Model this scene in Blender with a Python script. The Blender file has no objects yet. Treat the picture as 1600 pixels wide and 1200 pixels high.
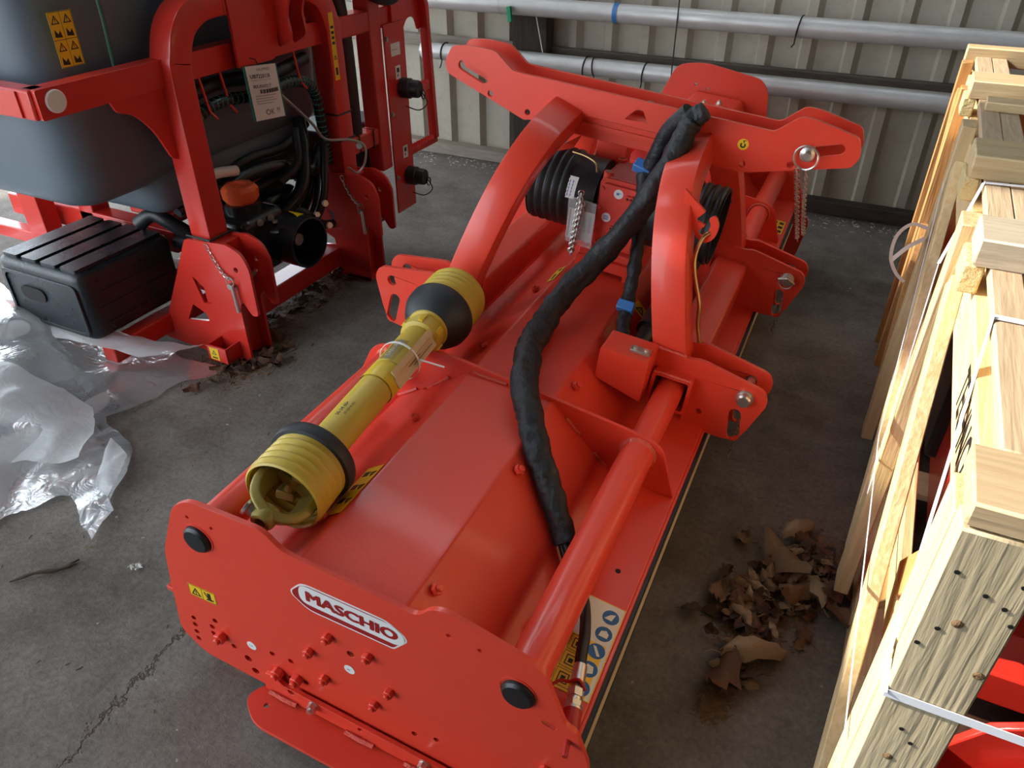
import bpy, bmesh, math, random
from mathutils import Vector, Matrix, Euler, noise
from mathutils.geometry import tessellate_polygon
random.seed(7)
R=math.radians
S=bpy.context.scene; COL=S.collection
# ------------------------------------------------ camera, sky, sun, exposure
CAM_H=1.58
cd=bpy.data.cameras.new('camera'); cam=bpy.data.objects.new('camera',cd); COL.objects.link(cam)
cd.sensor_width=36; cd.lens=36*1195/1600; cd.clip_start=.02
cam.location=(0,0,CAM_H); cam.rotation_euler=(R(90-34.3),0,R(26)); S.camera=cam
w=bpy.data.worlds.new('sky'); S.world=w; w.use_nodes=True
bg=w.node_tree.nodes['Background']; bg.inputs[0].default_value=(.80,.90,1,1); bg.inputs[1].default_value=5.8
sun=bpy.data.lights.new('sun','SUN'); sun.energy=10.0; sun.angle=R(.6); sun.color=(1,.93,.80)
suno=bpy.data.objects.new('sun',sun); COL.objects.link(suno)
SUN_DIR=Vector((1,.16,-.58)).normalized()
suno.rotation_euler=SUN_DIR.to_track_quat('-Z','Y').to_euler()
V=S.view_settings; V.view_transform='Standard'; V.look='None'; V.gamma=1; V.use_curve_mapping=False; V.exposure=0.0
# ------------------------------------------------ mesh helpers
def v3(p): return Vector(p)
class MB:
    def __init__(s): s.v=[]; s.f=[]; s.uv=None
    def add(s,vs,fs):
        o=len(s.v); s.v+= [tuple(p) for p in vs]; s.f+=[tuple(i+o for i in f) for f in fs]; return s
    def box(s,x0,x1,y0,y1,z0,z1,M=None):
        vs=[Vector((x,y,z)) for z in (z0,z1) for y in (y0,y1) for x in (x0,x1)]
        if M: vs=[M@p for p in vs]
        return s.add(vs,[(0,2,3,1),(4,5,7,6),(0,1,5,4),(2,6,7,3),(0,4,6,2),(1,3,7,5)])
    def bar(s,a,b,w,h,up=(0,0,1)):
        a=v3(a); b=v3(b); d=(b-a); L=d.length; d.normalize(); sx=d.cross(v3(up)); sx.normalize(); u=sx.cross(d)
        M=Matrix((( sx.x,d.x,u.x,a.x),(sx.y,d.y,u.y,a.y),(sx.z,d.z,u.z,a.z),(0,0,0,1)))
        return s.box(-w/2,w/2,0,L,-h/2,h/2,M)
    def plate(s,outline,holes,t0,t1,mp):
        loops=[outline]+list(holes); flat=[p for l in loops for p in l]
        tri=tessellate_polygon([[Vector((p[0],p[1],0)) for p in l] for l in loops])
        n=len(flat); vs=[mp(p[0],p[1],t0) for p in flat]+[mp(p[0],p[1],t1) for p in flat]
        fs=[tuple(t) for t in tri]+[tuple(i+n for i in reversed(t)) for t in tri]
        o=0
        for l in loops:
            m=len(l)
            for i in range(m): fs.append((o+i,o+(i+1)%m,n+o+(i+1)%m,n+o+i))
            o+=m
        return s.add(vs,fs)
    def sweep(s,pts,sec,cap=True,closed=False,up=None,scale=None,twist=0):
        pts=[v3(p) for p in pts]; n=len(pts); m=len(sec); rings=[]
        T=[]
        for i in range(n):
            a=pts[(i-1)%n] if (i>0 or closed) else pts[i]; b=pts[(i+1)%n] if (i<n-1 or closed) else pts[i]
            t=(b-a); t.normalize(); T.append(t)
        if up is None: up=Vector((0,0,1)) if abs(T[0].z)<.9 else Vector((1,0,0))
        nrm=v3(up)-T[0]*T[0].dot(v3(up)); nrm.normalize()
        vs=[]
        for i in range(n):
            if i>0:
                nrm=nrm-T[i]*T[i].dot(nrm); nrm.normalize()
            bi=T[i].cross(nrm); k=scale(i/(n-1)) if callable(scale) else (scale[i] if scale else 1)
            ca,sa=math.cos(twist*i),math.sin(twist*i)
            for j,(x,y) in enumerate(sec):
                q=(k[j] if isinstance(k,(list,tuple)) else k)
                vs.append(pts[i]+bi*((x*ca-y*sa)*q)+nrm*((x*sa+y*ca)*q))
        fs=[]
        for i in range(n if closed else n-1):
            for j in range(m):
                i2=(i+1)%n; fs.append((i*m+j,i*m+(j+1)%m,i2*m+(j+1)%m,i2*m+j))
        if cap and not closed: fs+=[tuple(range(m))[::-1],tuple((n-1)*m+j for j in range(m))]
        return s.add(vs,fs)
    def tube(s,pts,r,n=12,**k): return s.sweep(pts,circ(r,n),**k)
    def lathe(s,prof,o,ax,n=32,close=False):
        o=v3(o); ax=v3(ax).normalized(); a=ax.orthogonal().normalized(); b=ax.cross(a); m=len(prof); vs=[]
        for i in range(n):
            t=2*math.pi*i/n; d=a*math.cos(t)+b*math.sin(t)
            for r,h in prof: vs.append(o+ax*h+d*r)
        fs=[]
        for i in range(n):
            k=(i+1)%n
            for j in range(m if close else m-1): 
                j2=(j+1)%m; fs.append((i*m+j,k*m+j,k*m+j2,i*m+j2))
        return s.add(vs,fs)
    def hexbolt(s,p,d,r=.011,h=.009,washer=0,stud=0):
        p=v3(p); d=v3(d).normalized()
        if washer: s.cyl(p,p+d*.003,washer,16)
        b=p+d*(.003 if washer else 0)
        s.cyl(b,b+d*h,r,6)
        if stud: s.cyl(b+d*h,b+d*(h+stud),r*.55,10)
        return s
    def cyl(s,a,b,r,n=20,r2=None):
        a=v3(a); b=v3(b); ax=(b-a); L=ax.length
        return s.lathe([(0,0),(r,0),(r if r2 is None else r2,L),(0,L)],a,ax,n)
    def obj(s,name,mat,parent=None,bevel=0,ang=35,seg=2,loc=None,rot=None):
        me=bpy.data.meshes.new(name); me.from_pydata(s.v,[],s.f); me.validate(); 
        bm=bmesh.new(); bm.from_mesh(me); bmesh.ops.remove_doubles(bm,verts=bm.verts,dist=1e-6); bmesh.ops.recalc_face_normals(bm,faces=bm.faces); bm.to_mesh(me); bm.free()
        for p in me.polygons: p.use_smooth=True
        me.set_sharp_from_angle(angle=R(ang))
        me.materials.append(M(mat))
        o=bpy.data.objects.new(name,me); COL.objects.link(o)
        if parent: o.parent=parent
        if loc: o.location=loc
        if rot: o.rotation_euler=rot
        if bevel:
            b=o.modifiers.new('edge','BEVEL'); b.width=bevel; b.segments=seg; b.limit_method='ANGLE'; b.angle_limit=R(40); b.harden_normals=False
        return o
def circ(r,n=12): return [(r*math.cos(2*math.pi*i/n),r*math.sin(2*math.pi*i/n)) for i in range(n)]
def hole(x,y,r,n=14): return [(x+r*math.cos(2*math.pi*i/n),y+r*math.sin(2*math.pi*i/n)) for i in range(n)]
def slot(a,b,r,n=8):
    a=Vector(a); b=Vector(b); t=math.atan2(b.y-a.y,b.x-a.x); o=[]
    for i in range(n+1):
        q=t+math.pi/2+math.pi*i/n; o.append((a.x+r*math.cos(q),a.y+r*math.sin(q)))
    for i in range(n+1):
        q=t-math.pi/2+math.pi*i/n; o.append((b.x+r*math.cos(q),b.y+r*math.sin(q)))
    return o
def rnd(pts,r=.02,n=4):
    o=[]; m=len(pts)
    for i in range(m):
        p=Vector(pts[i][:2]); a=Vector(pts[i-1][:2]); b=Vector(pts[(i+1)%m][:2]); rr=pts[i][2] if len(pts[i])>2 else r
        if rr<=0: o.append(tuple(p)); continue
        d1=(a-p); d2=(b-p); l1=d1.length; l2=d2.length; k=min(rr,l1*.45,l2*.45); d1/=l1; d2/=l2
        s=p+d1*k; e=p+d2*k
        for j in range(n+1):
            t=j/n; o.append(tuple(s*(1-t)**2+p*2*t*(1-t)+e*t*t))
    return o
def rrect(w,h,r,n=3): return rnd([(-w/2,-h/2),(w/2,-h/2),(w/2,h/2),(-w/2,h/2)],r,n)
def spline(pts,n=8):
    P=[v3(p) for p in pts]; P=[P[0]*2-P[1]]+P+[P[-1]*2-P[-2]]; o=[]
    for i in range(1,len(P)-2):
        for j in range(n):
            t=j/n; a,b,c,d=P[i-1],P[i],P[i+1],P[i+2]
            o.append(.5*((2*b)+(c-a)*t+(2*a-5*b+4*c-d)*t*t+(3*b-a-3*c+d)*t**3))
    o.append(P[-2]); return o
XZ=lambda x,z,t:(x,t,z)     # plate in the x-z plane, thickness along y
YZ=lambda y,z,t:(t,y,z)
XY=lambda x,y,t:(x,y,t)
_tx={}
def text2d(s,w=None,h=None,bold=0.0,shear=0):
    key=(s,bold,shear)
    if key not in _tx:
        c=bpy.data.curves.new('t','FONT'); c.body=s; c.size=1; c.offset=bold; c.shear=shear; c.resolution_u=3
        o=bpy.data.objects.new('t',c); COL.objects.link(o); dg=bpy.context.evaluated_depsgraph_get(); dg.update()
        me=bpy.data.meshes.new_from_object(o.evaluated_get(dg)); 
        _tx[key]=([tuple(v.co[:2]) for v in me.vertices],[tuple(p.vertices) for p in me.polygons])
        bpy.data.objects.remove(o); bpy.data.curves.remove(c); bpy.data.meshes.remove(me)
    vs,fs=_tx[key]
    x0=min(v[0] for v in vs); x1=max(v[0] for v in vs); y0=min(v[1] for v in vs); y1=max(v[1] for v in vs)
    H=h if h else w*(y1-y0)/(x1-x0); W=w if w else H*(x1-x0)/(y1-y0)
    return [((v[0]-x0)/(x1-x0)*W,(v[1]-y0)/(y1-y0)*H) for v in vs],fs,W,H
# flat print: collects 2d shapes and maps them to a surface
class Print:
    def __init__(s,mp): s.mp=mp; s.g={}
    def poly(s,mat,pts,t=.0005,holes=()):
        s.g.setdefault(mat,MB()).plate(pts,holes,0.0,t,s.mp); return s
    def rect(s,mat,x0,y0,x1,y1,t=.0005): return s.poly(mat,[(x0,y0),(x1,y0),(x1,y1),(x0,y1)],t)
    def frame(s,mat,x0,y0,x1,y1,b,t=.0005): return s.poly(mat,[(x0,y0),(x1,y0),(x1,y1),(x0,y1)],t,[[(x0+b,y0+b),(x0+b,y1-b),(x1-b,y1-b),(x1-b,y0+b)]])
    def text(s,mat,body,x,y,w=None,h=None,bold=0,t=.0009,rot=0):
        vs,fs,W,H=text2d(body,w,h,bold); c,sn=math.cos(rot),math.sin(rot)
        s.g.setdefault(mat,MB()).add([s.mp(x+a*c-b*sn,y+a*sn+b*c,t) for a,b in vs],fs); return s
    def line(s,mat,a,b,wd,t=.0009):
        a=Vector(a); b=Vector(b); d=(b-a).normalized(); n=Vector((-d.y,d.x))*wd/2
        return s.poly(mat,[tuple(a-n),tuple(b-n),tuple(b+n),tuple(a+n)],t)
    def disc(s,mat,x,y,r,t=.0007,n=20): return s.poly(mat,hole(x,y,r,n),t)
    def build(s,name,parent,base):
        b=s.g.pop(base).obj(name,base,parent)
        for k,m in s.g.items(): m.obj('printing',k,b)
        return b
def warn_tri(p,x,y,s,t=.0009):
    p.poly('ink',[(x-s,y-s*.8),(x+s,y-s*.8),(x,y+s)],t,[[(x-s*.62,y-s*.58),(x,y+s*.6),(x+s*.62,y-s*.58)]])
    p.rect('ink',x-s*.08,y-s*.2,x+s*.08,y+s*.35,t); p.rect('ink',x-s*.08,y-s*.48,x+s*.08,y-s*.32,t)
def E(name,label,cat,loc=(0,0,0),rot=(0,0,0),group=None):
    o=bpy.data.objects.new(name,None); COL.objects.link(o); o.location=loc; o.rotation_euler=rot; o.empty_display_size=.1
    return tag(o,label,cat,group)
def tag(o,label=None,cat=None,group=None,kind=None):
    if label: o['label']=label
    if cat: o['category']=cat
    if group: o['group']=group
    if kind: o['kind']=kind
    return o
def cp(o,name,parent=None,loc=None,rot=None):
    c=o.copy(); c.name=name; COL.objects.link(c); c.parent=parent
    if loc is not None: c.location=loc
    if rot is not None: c.rotation_euler=rot
    return c
# ------------------------------------------------ materials
_M={}
def M(n):
    if n not in _M: _M[n]=MATS[n]()
    return _M[n]
def base(name,col,rough=.5,metal=0,spec=.5,coat=0,bump=0,bscale=40,var=0,vscale=6,vcol=None,trans=0,alpha=1,rvar=0,dirt=0,dirtcol=(.18,.13,.1)):
    m=bpy.data.materials.new(name); m.use_nodes=True; nt=m.node_tree; N=nt.nodes; L=nt.links; b=N['Principled BSDF']
    b.inputs['Base Color'].default_value=(*col,1); b.inputs['Roughness'].default_value=rough; b.inputs['Metallic'].default_value=metal
    b.inputs['Specular IOR Level'].default_value=spec; b.inputs['Coat Weight'].default_value=coat; b.inputs['Coat Roughness'].default_value=.08
    if trans: b.inputs['Transmission Weight'].default_value=trans
    if alpha<1: b.inputs['Alpha'].default_value=alpha
    tc=N.new('ShaderNodeTexCoord')
    def nz(scale,det=4,ro=.55):
        t=N.new('ShaderNodeTexNoise'); t.inputs['Scale'].default_value=scale; t.inputs['Detail'].default_value=det; t.inputs['Roughness'].default_value=ro; L.new(tc.outputs['Object'],t.inputs['Vector']); return t
    last=None
    if var:
        t=nz(vscale); mx=N.new('ShaderNodeMix'); mx.data_type='RGBA'; mx.inputs[6].default_value=(*col,1); c2=vcol or tuple(c*.6 for c in col); mx.inputs[7].default_value=(*c2,1)
        r=N.new('ShaderNodeMapRange'); r.inputs[1].default_value=.42; r.inputs[2].default_value=.72; r.inputs[4].default_value=var; L.new(t.outputs[0],r.inputs[0]); L.new(r.outputs[0],mx.inputs[0]); last=mx.outputs[2]
    if dirt:
        t=nz(17,6,.7); mx=N.new('ShaderNodeMix'); mx.data_type='RGBA'; mx.inputs[7].default_value=(*dirtcol,1)
        if last: L.new(last,mx.inputs[6])
        else: mx.inputs[6].default_value=(*col,1)
        r=N.new('ShaderNodeMapRange'); r.inputs[1].default_value=.5; r.inputs[2].default_value=.8; r.inputs[4].default_value=dirt; L.new(t.outputs[0],r.inputs[0]); L.new(r.outputs[0],mx.inputs[0]); last=mx.outputs[2]
    if last: L.new(last,b.inputs['Base Color'])
    if rvar:
        t=nz(9,5); r=N.new('ShaderNodeMapRange'); r.inputs[1].default_value=.3; r.inputs[2].default_value=.7; r.inputs[3].default_value=rough-rvar; r.inputs[4].default_value=rough+rvar; L.new(t.outputs[0],r.inputs[0]); L.new(r.outputs[0],b.inputs['Roughness'])
    if bump:
        t=nz(bscale,5); u=N.new('ShaderNodeBump'); u.inputs['Strength'].default_value=bump; u.inputs['Distance'].default_value=.01; L.new(t.outputs[0],u.inputs['Height']); L.new(u.outputs[0],b.inputs['Normal'])
    return m
def wood(name,c1,c2,c3,axis,rough=.7,bump=.35,scale=1.0):
    m=bpy.data.materials.new(name); m.use_nodes=True; nt=m.node_tree; N=nt.nodes; L=nt.links; b=N['Principled BSDF']; b.inputs['Roughness'].default_value=rough
    tc=N.new('ShaderNodeTexCoord'); oi=N.new('ShaderNodeObjectInfo'); mp=N.new('ShaderNodeMapping'); sc=[14*scale]*3; sc[axis]=1.1*scale; mp.inputs['Scale'].default_value=sc
    ad=N.new('ShaderNodeVectorMath'); ad.operation='ADD'; ml=N.new('ShaderNodeVectorMath'); ml.operation='SCALE'; ml.inputs[3].default_value=37
    cx=N.new('ShaderNodeCombineXYZ')
    for i in range(3): L.new(oi.outputs['Random'],cx.inputs[i])
    L.new(cx.outputs[0],ml.inputs[0]); L.new(tc.outputs['Object'],mp.inputs[0]); L.new(mp.outputs[0],ad.inputs[0]); L.new(ml.outputs[0],ad.inputs[1])
    t=N.new('ShaderNodeTexNoise'); t.inputs['Scale'].default_value=1.3; t.inputs['Detail'].default_value=3; t.inputs['Distortion'].default_value=1.2; L.new(ad.outputs[0],t.inputs['Vector'])
    wv=N.new('ShaderNodeMath'); wv.operation='MULTIPLY'; wv.inputs[1].default_value=30; L.new(t.outputs[0],wv.inputs[0]); sn=N.new('ShaderNodeMath'); sn.operation='SINE'; L.new(wv.outputs[0],sn.inputs[0])
    g=N.new('ShaderNodeTexNoise'); g.inputs['Scale'].default_value=9; g.inputs['Detail'].default_value=5; L.new(ad.outputs[0],g.inputs['Vector'])
    r=N.new('ShaderNodeValToRGB'); r.color_ramp.elements[0].position=.0; r.color_ramp.elements[0].color=(*c1,1); r.color_ramp.elements[1].position=1; r.color_ramp.elements[1].color=(*c3,1); e=r.color_ramp.elements.new(.55); e.color=(*c2,1)
    mr=N.new('ShaderNodeMapRange'); mr.inputs[1].default_value=-1; mr.inputs[2].default_value=1; L.new(sn.outputs[0],mr.inputs[0])
    av=N.new('ShaderNodeMath'); av.operation='MULTIPLY_ADD'; av.inputs[1].default_value=.22; L.new(mr.outputs[0],av.inputs[0]); hg=N.new('ShaderNodeMath'); hg.operation='MULTIPLY'; hg.inputs[1].default_value=.95; L.new(g.outputs[0],hg.inputs[0]); L.new(hg.outputs[0],av.inputs[2])
    L.new(av.outputs[0],r.inputs[0])
    hs=N.new('ShaderNodeHueSaturation'); vr=N.new('ShaderNodeMapRange'); vr.inputs[3].default_value=.85; vr.inputs[4].default_value=1.12; L.new(oi.outputs['Random'],vr.inputs[0]); L.new(vr.outputs[0],hs.inputs['Value']); L.new(r.outputs[0],hs.inputs['Color']); L.new(hs.outputs[0],b.inputs['Base Color'])
    u=N.new('ShaderNodeBump'); u.inputs['Strength'].default_value=bump; u.inputs['Distance'].default_value=.004; L.new(av.outputs[0],u.inputs['Height']); L.new(u.outputs[0],b.inputs['Normal'])
    return m
def concrete():
    m=bpy.data.materials.new('concrete'); m.use_nodes=True; nt=m.node_tree; N=nt.nodes; L=nt.links; b=N['Principled BSDF']; b.inputs['Roughness'].default_value=.85; b.inputs['Specular IOR Level'].default_value=.25
    tc=N.new('ShaderNodeTexCoord')
    def nz(s,d=5,ro=.6,dist=0,vec=None):
        t=N.new('ShaderNodeTexNoise'); t.inputs['Scale'].default_value=s; t.inputs['Detail'].default_value=d; t.inputs['Roughness'].default_value=ro; t.inputs['Distortion'].default_value=dist; L.new(vec or tc.outputs['Object'],t.inputs['Vector']); return t
    def math_(op,a,b_=None,c=None):
        n=N.new('ShaderNodeMath'); n.operation=op
        for i,x in enumerate((a,b_,c)):
            if x is None: continue
            if isinstance(x,(int,float)): n.inputs[i].default_value=x
            else: L.new(x,n.inputs[i])
        return n.outputs[0]
    big=nz(1.6,6,.6,.4); mid=nz(7,6,.65); fine=nz(70,5,.7); grit=nz(220,2,.6)
    r=N.new('ShaderNodeValToRGB'); r.color_ramp.elements[0].position=.32; r.color_ramp.elements[0].color=(.088,.070,.055,1); r.color_ramp.elements[1].position=.68; r.color_ramp.elements[1].color=(.245,.222,.195,1)
    s=math_('MULTIPLY_ADD',big.outputs[0],.55,math_('MULTIPLY',mid.outputs[0],.45)); L.new(s,r.inputs[0])
    f2=N.new('ShaderNodeMix'); f2.data_type='RGBA'; f2.blend_type='MULTIPLY'; f2.inputs[0].default_value=1; L.new(r.outputs[0],f2.inputs[6])
    fr=N.new('ShaderNodeMapRange'); fr.inputs[1].default_value=.3; fr.inputs[2].default_value=.7; fr.inputs[3].default_value=.72; fr.inputs[4].default_value=1.2; L.new(fine.outputs[0],fr.inputs[0])
    cb=N.new('ShaderNodeCombineXYZ'); [L.new(fr.outputs[0],cb.inputs[i]) for i in range(3)]; L.new(cb.outputs[0],f2.inputs[7])
    # the crack that runs over the slab, as a wandering line a*x+b*y=c
    sx=N.new('ShaderNodeSeparateXYZ'); L.new(tc.outputs['Object'],sx.inputs[0])
    wob=nz(5,5,.7); wob2=nz(40,4,.7)
    off=math_('MULTIPLY_ADD',math_('SUBTRACT',wob.outputs[0],.5),.16,math_('MULTIPLY',math_('SUBTRACT',wob2.outputs[0],.5),.05))
    (ax,ay),(bx_,by_)=CRACK; dx,dy=bx_-ax,by_-ay; l=math.hypot(dx,dy); nx,ny=-dy/l,dx/l; c0=nx*ax+ny*ay
    d=math_('ADD',math_('ADD',math_('MULTIPLY',sx.outputs[0],nx),math_('MULTIPLY',sx.outputs[1],ny)),-c0)
    d=math_('ABSOLUTE',math_('ADD',d,off))
    wd=math_('MULTIPLY_ADD',mid.outputs[0],.012,.002)
    cr=N.new('ShaderNodeMapRange'); cr.inputs[1].default_value=0; L.new(wd,cr.inputs[2]); cr.inputs[3].default_value=1; cr.inputs[4].default_value=0; L.new(d,cr.inputs[0])
    mx=N.new('ShaderNodeMix'); mx.data_type='RGBA'; L.new(math_('MULTIPLY',cr.outputs[0],.85),mx.inputs[0]); L.new(f2.outputs[2],mx.inputs[6]); mx.inputs[7].default_value=(.06,.04,.028,1)
    # pale chips
    sp=nz(38,2,.5); pr=N.new('ShaderNodeMapRange'); pr.inputs[1].default_value=.74; pr.inputs[2].default_value=.78; L.new(sp.outputs[0],pr.inputs[0])
    m2=N.new('ShaderNodeMix'); m2.data_type='RGBA'; L.new(math_('MULTIPLY',pr.outputs[0],.6),m2.inputs[0]); L.new(mx.outputs[2],m2.inputs[6]); m2.inputs[7].default_value=(.5,.48,.44,1)
    L.new(m2.outputs[2],b.inputs['Base Color'])
    h=math_('ADD',math_('MULTIPLY',fine.outputs[0],.35),math_('ADD',math_('MULTIPLY',mid.outputs[0],.7),math_('ADD',math_('MULTIPLY',grit.outputs[0],.12),math_('MULTIPLY',cr.outputs[0],-1.0))))
    u=N.new('ShaderNodeBump'); u.inputs['Strength'].default_value=.55; u.inputs['Distance'].default_value=.012; L.new(h,u.inputs['Height']); L.new(u.outputs[0],b.inputs['Normal'])
    return m
def film():
    m=bpy.data.materials.new('film'); m.use_nodes=True; nt=m.node_tree; N=nt.nodes; L=nt.links; out=N['Material Output']; N.remove(N['Principled BSDF'])
    tr=N.new('ShaderNodeBsdfTransparent'); tr.inputs[0].default_value=(.96,.97,.98,1)
    df=N.new('ShaderNodeBsdfDiffuse'); df.inputs[0].default_value=(.93,.94,.95,1); tl=N.new('ShaderNodeBsdfTranslucent'); tl.inputs[0].default_value=(.93,.94,.95,1)
    gl=N.new('ShaderNodeBsdfGlossy'); gl.inputs['Roughness'].default_value=.22
    a=N.new('ShaderNodeMixShader'); a.inputs[0].default_value=.5; L.new(df.outputs[0],a.inputs[1]); L.new(tl.outputs[0],a.inputs[2])
    b=N.new('ShaderNodeMixShader'); L.new(tr.outputs[0],b.inputs[1]); L.new(a.outputs[0],b.inputs[2])
    tc=N.new('ShaderNodeTexCoord'); t=N.new('ShaderNodeTexNoise'); t.inputs['Scale'].default_value=3; t.inputs['Detail'].default_value=4; L.new(tc.outputs['Object'],t.inputs['Vector'])
    mr=N.new('ShaderNodeMapRange'); mr.inputs[1].default_value=.35; mr.inputs[2].default_value=.65; mr.inputs[3].default_value=.50; mr.inputs[4].default_value=.80; L.new(t.outputs[0],mr.inputs[0]); L.new(mr.outputs[0],b.inputs[0])
    fr=N.new('ShaderNodeFresnel'); fr.inputs[0].default_value=1.5; c=N.new('ShaderNodeMixShader'); k=N.new('ShaderNodeMath'); k.operation='MULTIPLY_ADD'; k.inputs[1].default_value=.55; k.inputs[2].default_value=.03; L.new(fr.outputs[0],k.inputs[0]); L.new(k.outputs[0],c.inputs[0]); L.new(b.outputs[0],c.inputs[1]); L.new(gl.outputs[0],c.inputs[2])
    n2=N.new('ShaderNodeTexNoise'); n2.inputs['Scale'].default_value=15; n2.inputs['Detail'].default_value=3; n2.inputs['Distortion'].default_value=1.5; L.new(tc.outputs['Object'],n2.inputs['Vector']); bu=N.new('ShaderNodeBump'); bu.inputs['Strength'].default_value=.5; bu.inputs['Distance'].default_value=.01; L.new(n2.outputs[0],bu.inputs['Height'])
    for q in (gl,df): L.new(bu.outputs[0],q.inputs['Normal'])
    L.new(c.outputs[0],out.inputs[0]); return m
MATS={
 'red':lambda:base('red',(.76,.056,.028),.37,coat=.18,bump=.05,bscale=130,rvar=.06,dirt=.05,dirtcol=(.45,.12,.08)),
 'red2':lambda:base('red2',(.60,.030,.019),.30,coat=.3,bump=.04,bscale=120),
 'cast_red':lambda:base('cast_red',(.72,.055,.032),.45,coat=.1,bump=.25,bscale=150),
 'gear_top':lambda:base('gear_top',(.45,.08,.07),.6,bump=.3,bscale=150),
 'capred':lambda:base('capred',(.42,.015,.015),.4),
 'orange':lambda:base('orange',(.85,.13,.035),.5),
 'black':lambda:base('black',(.012,.013,.015),.42,bump=.06,bscale=200),
 'black_gloss':lambda:base('black_gloss',(.012,.014,.016),.25),
 'rubber':lambda:base('rubber',(.018,.022,.027),.5,bump=.08,bscale=160,rvar=.1),
 'boxblack':lambda:base('boxblack',(.016,.021,.026),.30,bump=.25,bscale=260,rvar=.08),
 'sleeve':lambda:base('sleeve',(.008,.009,.011),.55,bump=.9,bscale=30,var=.4,vscale=14,vcol=(.017,.020,.026)),
 'tank':lambda:base('tank',(.105,.135,.165),.5,bump=.1,bscale=320),
 'yellow':lambda:base('yellow',(.60,.43,.05),.42,var=.3,vscale=8,vcol=(.45,.34,.08)),
 'yellow2':lambda:base('yellow2',(.72,.50,.03),.35),
 'olive':lambda:base('olive',(.33,.25,.055),.45,metal=.2,bump=.1,bscale=90,var=.4,vcol=(.22,.17,.05)),
 'zinc':lambda:base('zinc',(.62,.60,.56),.3,metal=.9,bump=.05,bscale=90),
 'dull_zinc':lambda:base('dull_zinc',(.45,.42,.36),.4,metal=.85),
 'brass':lambda:base('brass',(.5,.33,.14),.3,metal=.9),
 'alu':lambda:base('alu',(.62,.61,.59),.45,metal=.35,bump=.08,bscale=60,var=.25,vscale=9,vcol=(.36,.34,.32),rvar=.08),
 'sheet':lambda:base('sheet',(.46,.42,.335),.6,bump=.05,bscale=30,var=.35,vscale=3.2,vcol=(.36,.31,.235),dirt=.35),
 'sheetrib':lambda:base('sheetrib',(.66,.66,.63),.55,var=.15,vscale=4),
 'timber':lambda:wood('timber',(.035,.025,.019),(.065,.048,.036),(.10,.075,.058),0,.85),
 'timberv':lambda:wood('timberv',(.018,.013,.010),(.038,.028,.021),(.065,.048,.036),2,.85),
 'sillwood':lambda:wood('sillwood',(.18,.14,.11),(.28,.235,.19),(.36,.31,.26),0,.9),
 'concrete':concrete,'film':film,
 'ground':lambda:base('ground',(.42,.41,.38),.9,bump=.3,bscale=8),
 'roof':lambda:base('roof',(.13,.12,.11),.8),
 'pine':lambda:wood('pine',(.50,.32,.13),(.70,.50,.25),(.80,.63,.38),1),
 'pinex':lambda:wood('pinex',(.42,.29,.14),(.60,.44,.24),(.70,.54,.33),0),
 'pinez':lambda:wood('pinez',(.48,.31,.13),(.68,.49,.25),(.78,.62,.38),2),
 'oldpine':lambda:wood('oldpine',(.34,.235,.14),(.50,.365,.235),(.58,.445,.30),1),
 'greypine':lambda:wood('greypine',(.30,.245,.18),(.46,.385,.29),(.56,.48,.37),0),
 'brownz':lambda:wood('brownz',(.30,.13,.035),(.48,.24,.08),(.58,.33,.13),2),
 'greypinez':lambda:wood('greypinez',(.40,.32,.20),(.46,.38,.245),(.50,.42,.28),2,.75,.4),
 'oldpinex':lambda:wood('oldpinex',(.34,.235,.13),(.50,.36,.21),(.58,.44,.28),0),
 'knot':lambda:base('knot',(.22,.13,.06),.8,bump=.6,bscale=120),
 'endgrain':lambda:base('endgrain',(.66,.52,.26),.8,bump=.8,bscale=120),
 'strap':lambda:base('strap',(.80,.83,.92),.35),
 'tanstrap':lambda:base('tanstrap',(.62,.50,.42),.35),
 'white':lambda:base('white',(.82,.82,.80),.4),
 'paper':lambda:base('paper',(.80,.79,.75),.6),
 'kraft':lambda:base('kraft',(.66,.52,.32),.6),
 'ink':lambda:base('ink',(.012,.012,.012),.5),
 'grey_ink':lambda:base('grey_ink',(.2,.2,.2),.5),
 'sign_yellow':lambda:base('sign_yellow',(.86,.55,.015),.4),
 'sign_blue':lambda:base('sign_blue',(.015,.10,.30),.4),
 'logo_red':lambda:base('logo_red',(.36,.012,.014),.35),
 'green':lambda:base('green',(.02,.36,.17),.45),
 'darkgreen':lambda:base('darkgreen',(.02,.09,.06),.5),
 'teal':lambda:base('teal',(.02,.24,.2),.5),
 'blueclip':lambda:base('blueclip',(.05,.20,.52),.4),
 'weld':lambda:base('weld',(.74,.09,.055),.35,coat=.3,bump=.6,bscale=200),
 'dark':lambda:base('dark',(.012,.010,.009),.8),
 'leafA':lambda:base('leafA',(.19,.115,.06),.7,bump=.4,bscale=90,var=.5,vscale=30,vcol=(.11,.065,.033)),
 'leafB':lambda:base('leafB',(.12,.055,.027),.7,bump=.4,bscale=90,var=.5,vscale=30),
 'leafC':lambda:base('leafC',(.30,.215,.125),.7,bump=.4,bscale=90,var=.4,vscale=30,vcol=(.2,.13,.07)),
 'leafD':lambda:base('leafD',(.06,.036,.021),.8,bump=.4,bscale=90),
 'litter':lambda:base('litter',(.14,.085,.045),.9,var=.6,vscale=60,vcol=(.28,.18,.09)),
 'bits':lambda:base('bits',(.52,.50,.46),.8),
 'clear':lambda:base('clear',(.85,.87,.88),.12,alpha=.28),
}
CRACK=((-1.247,.368),(-1.269,.747))
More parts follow.
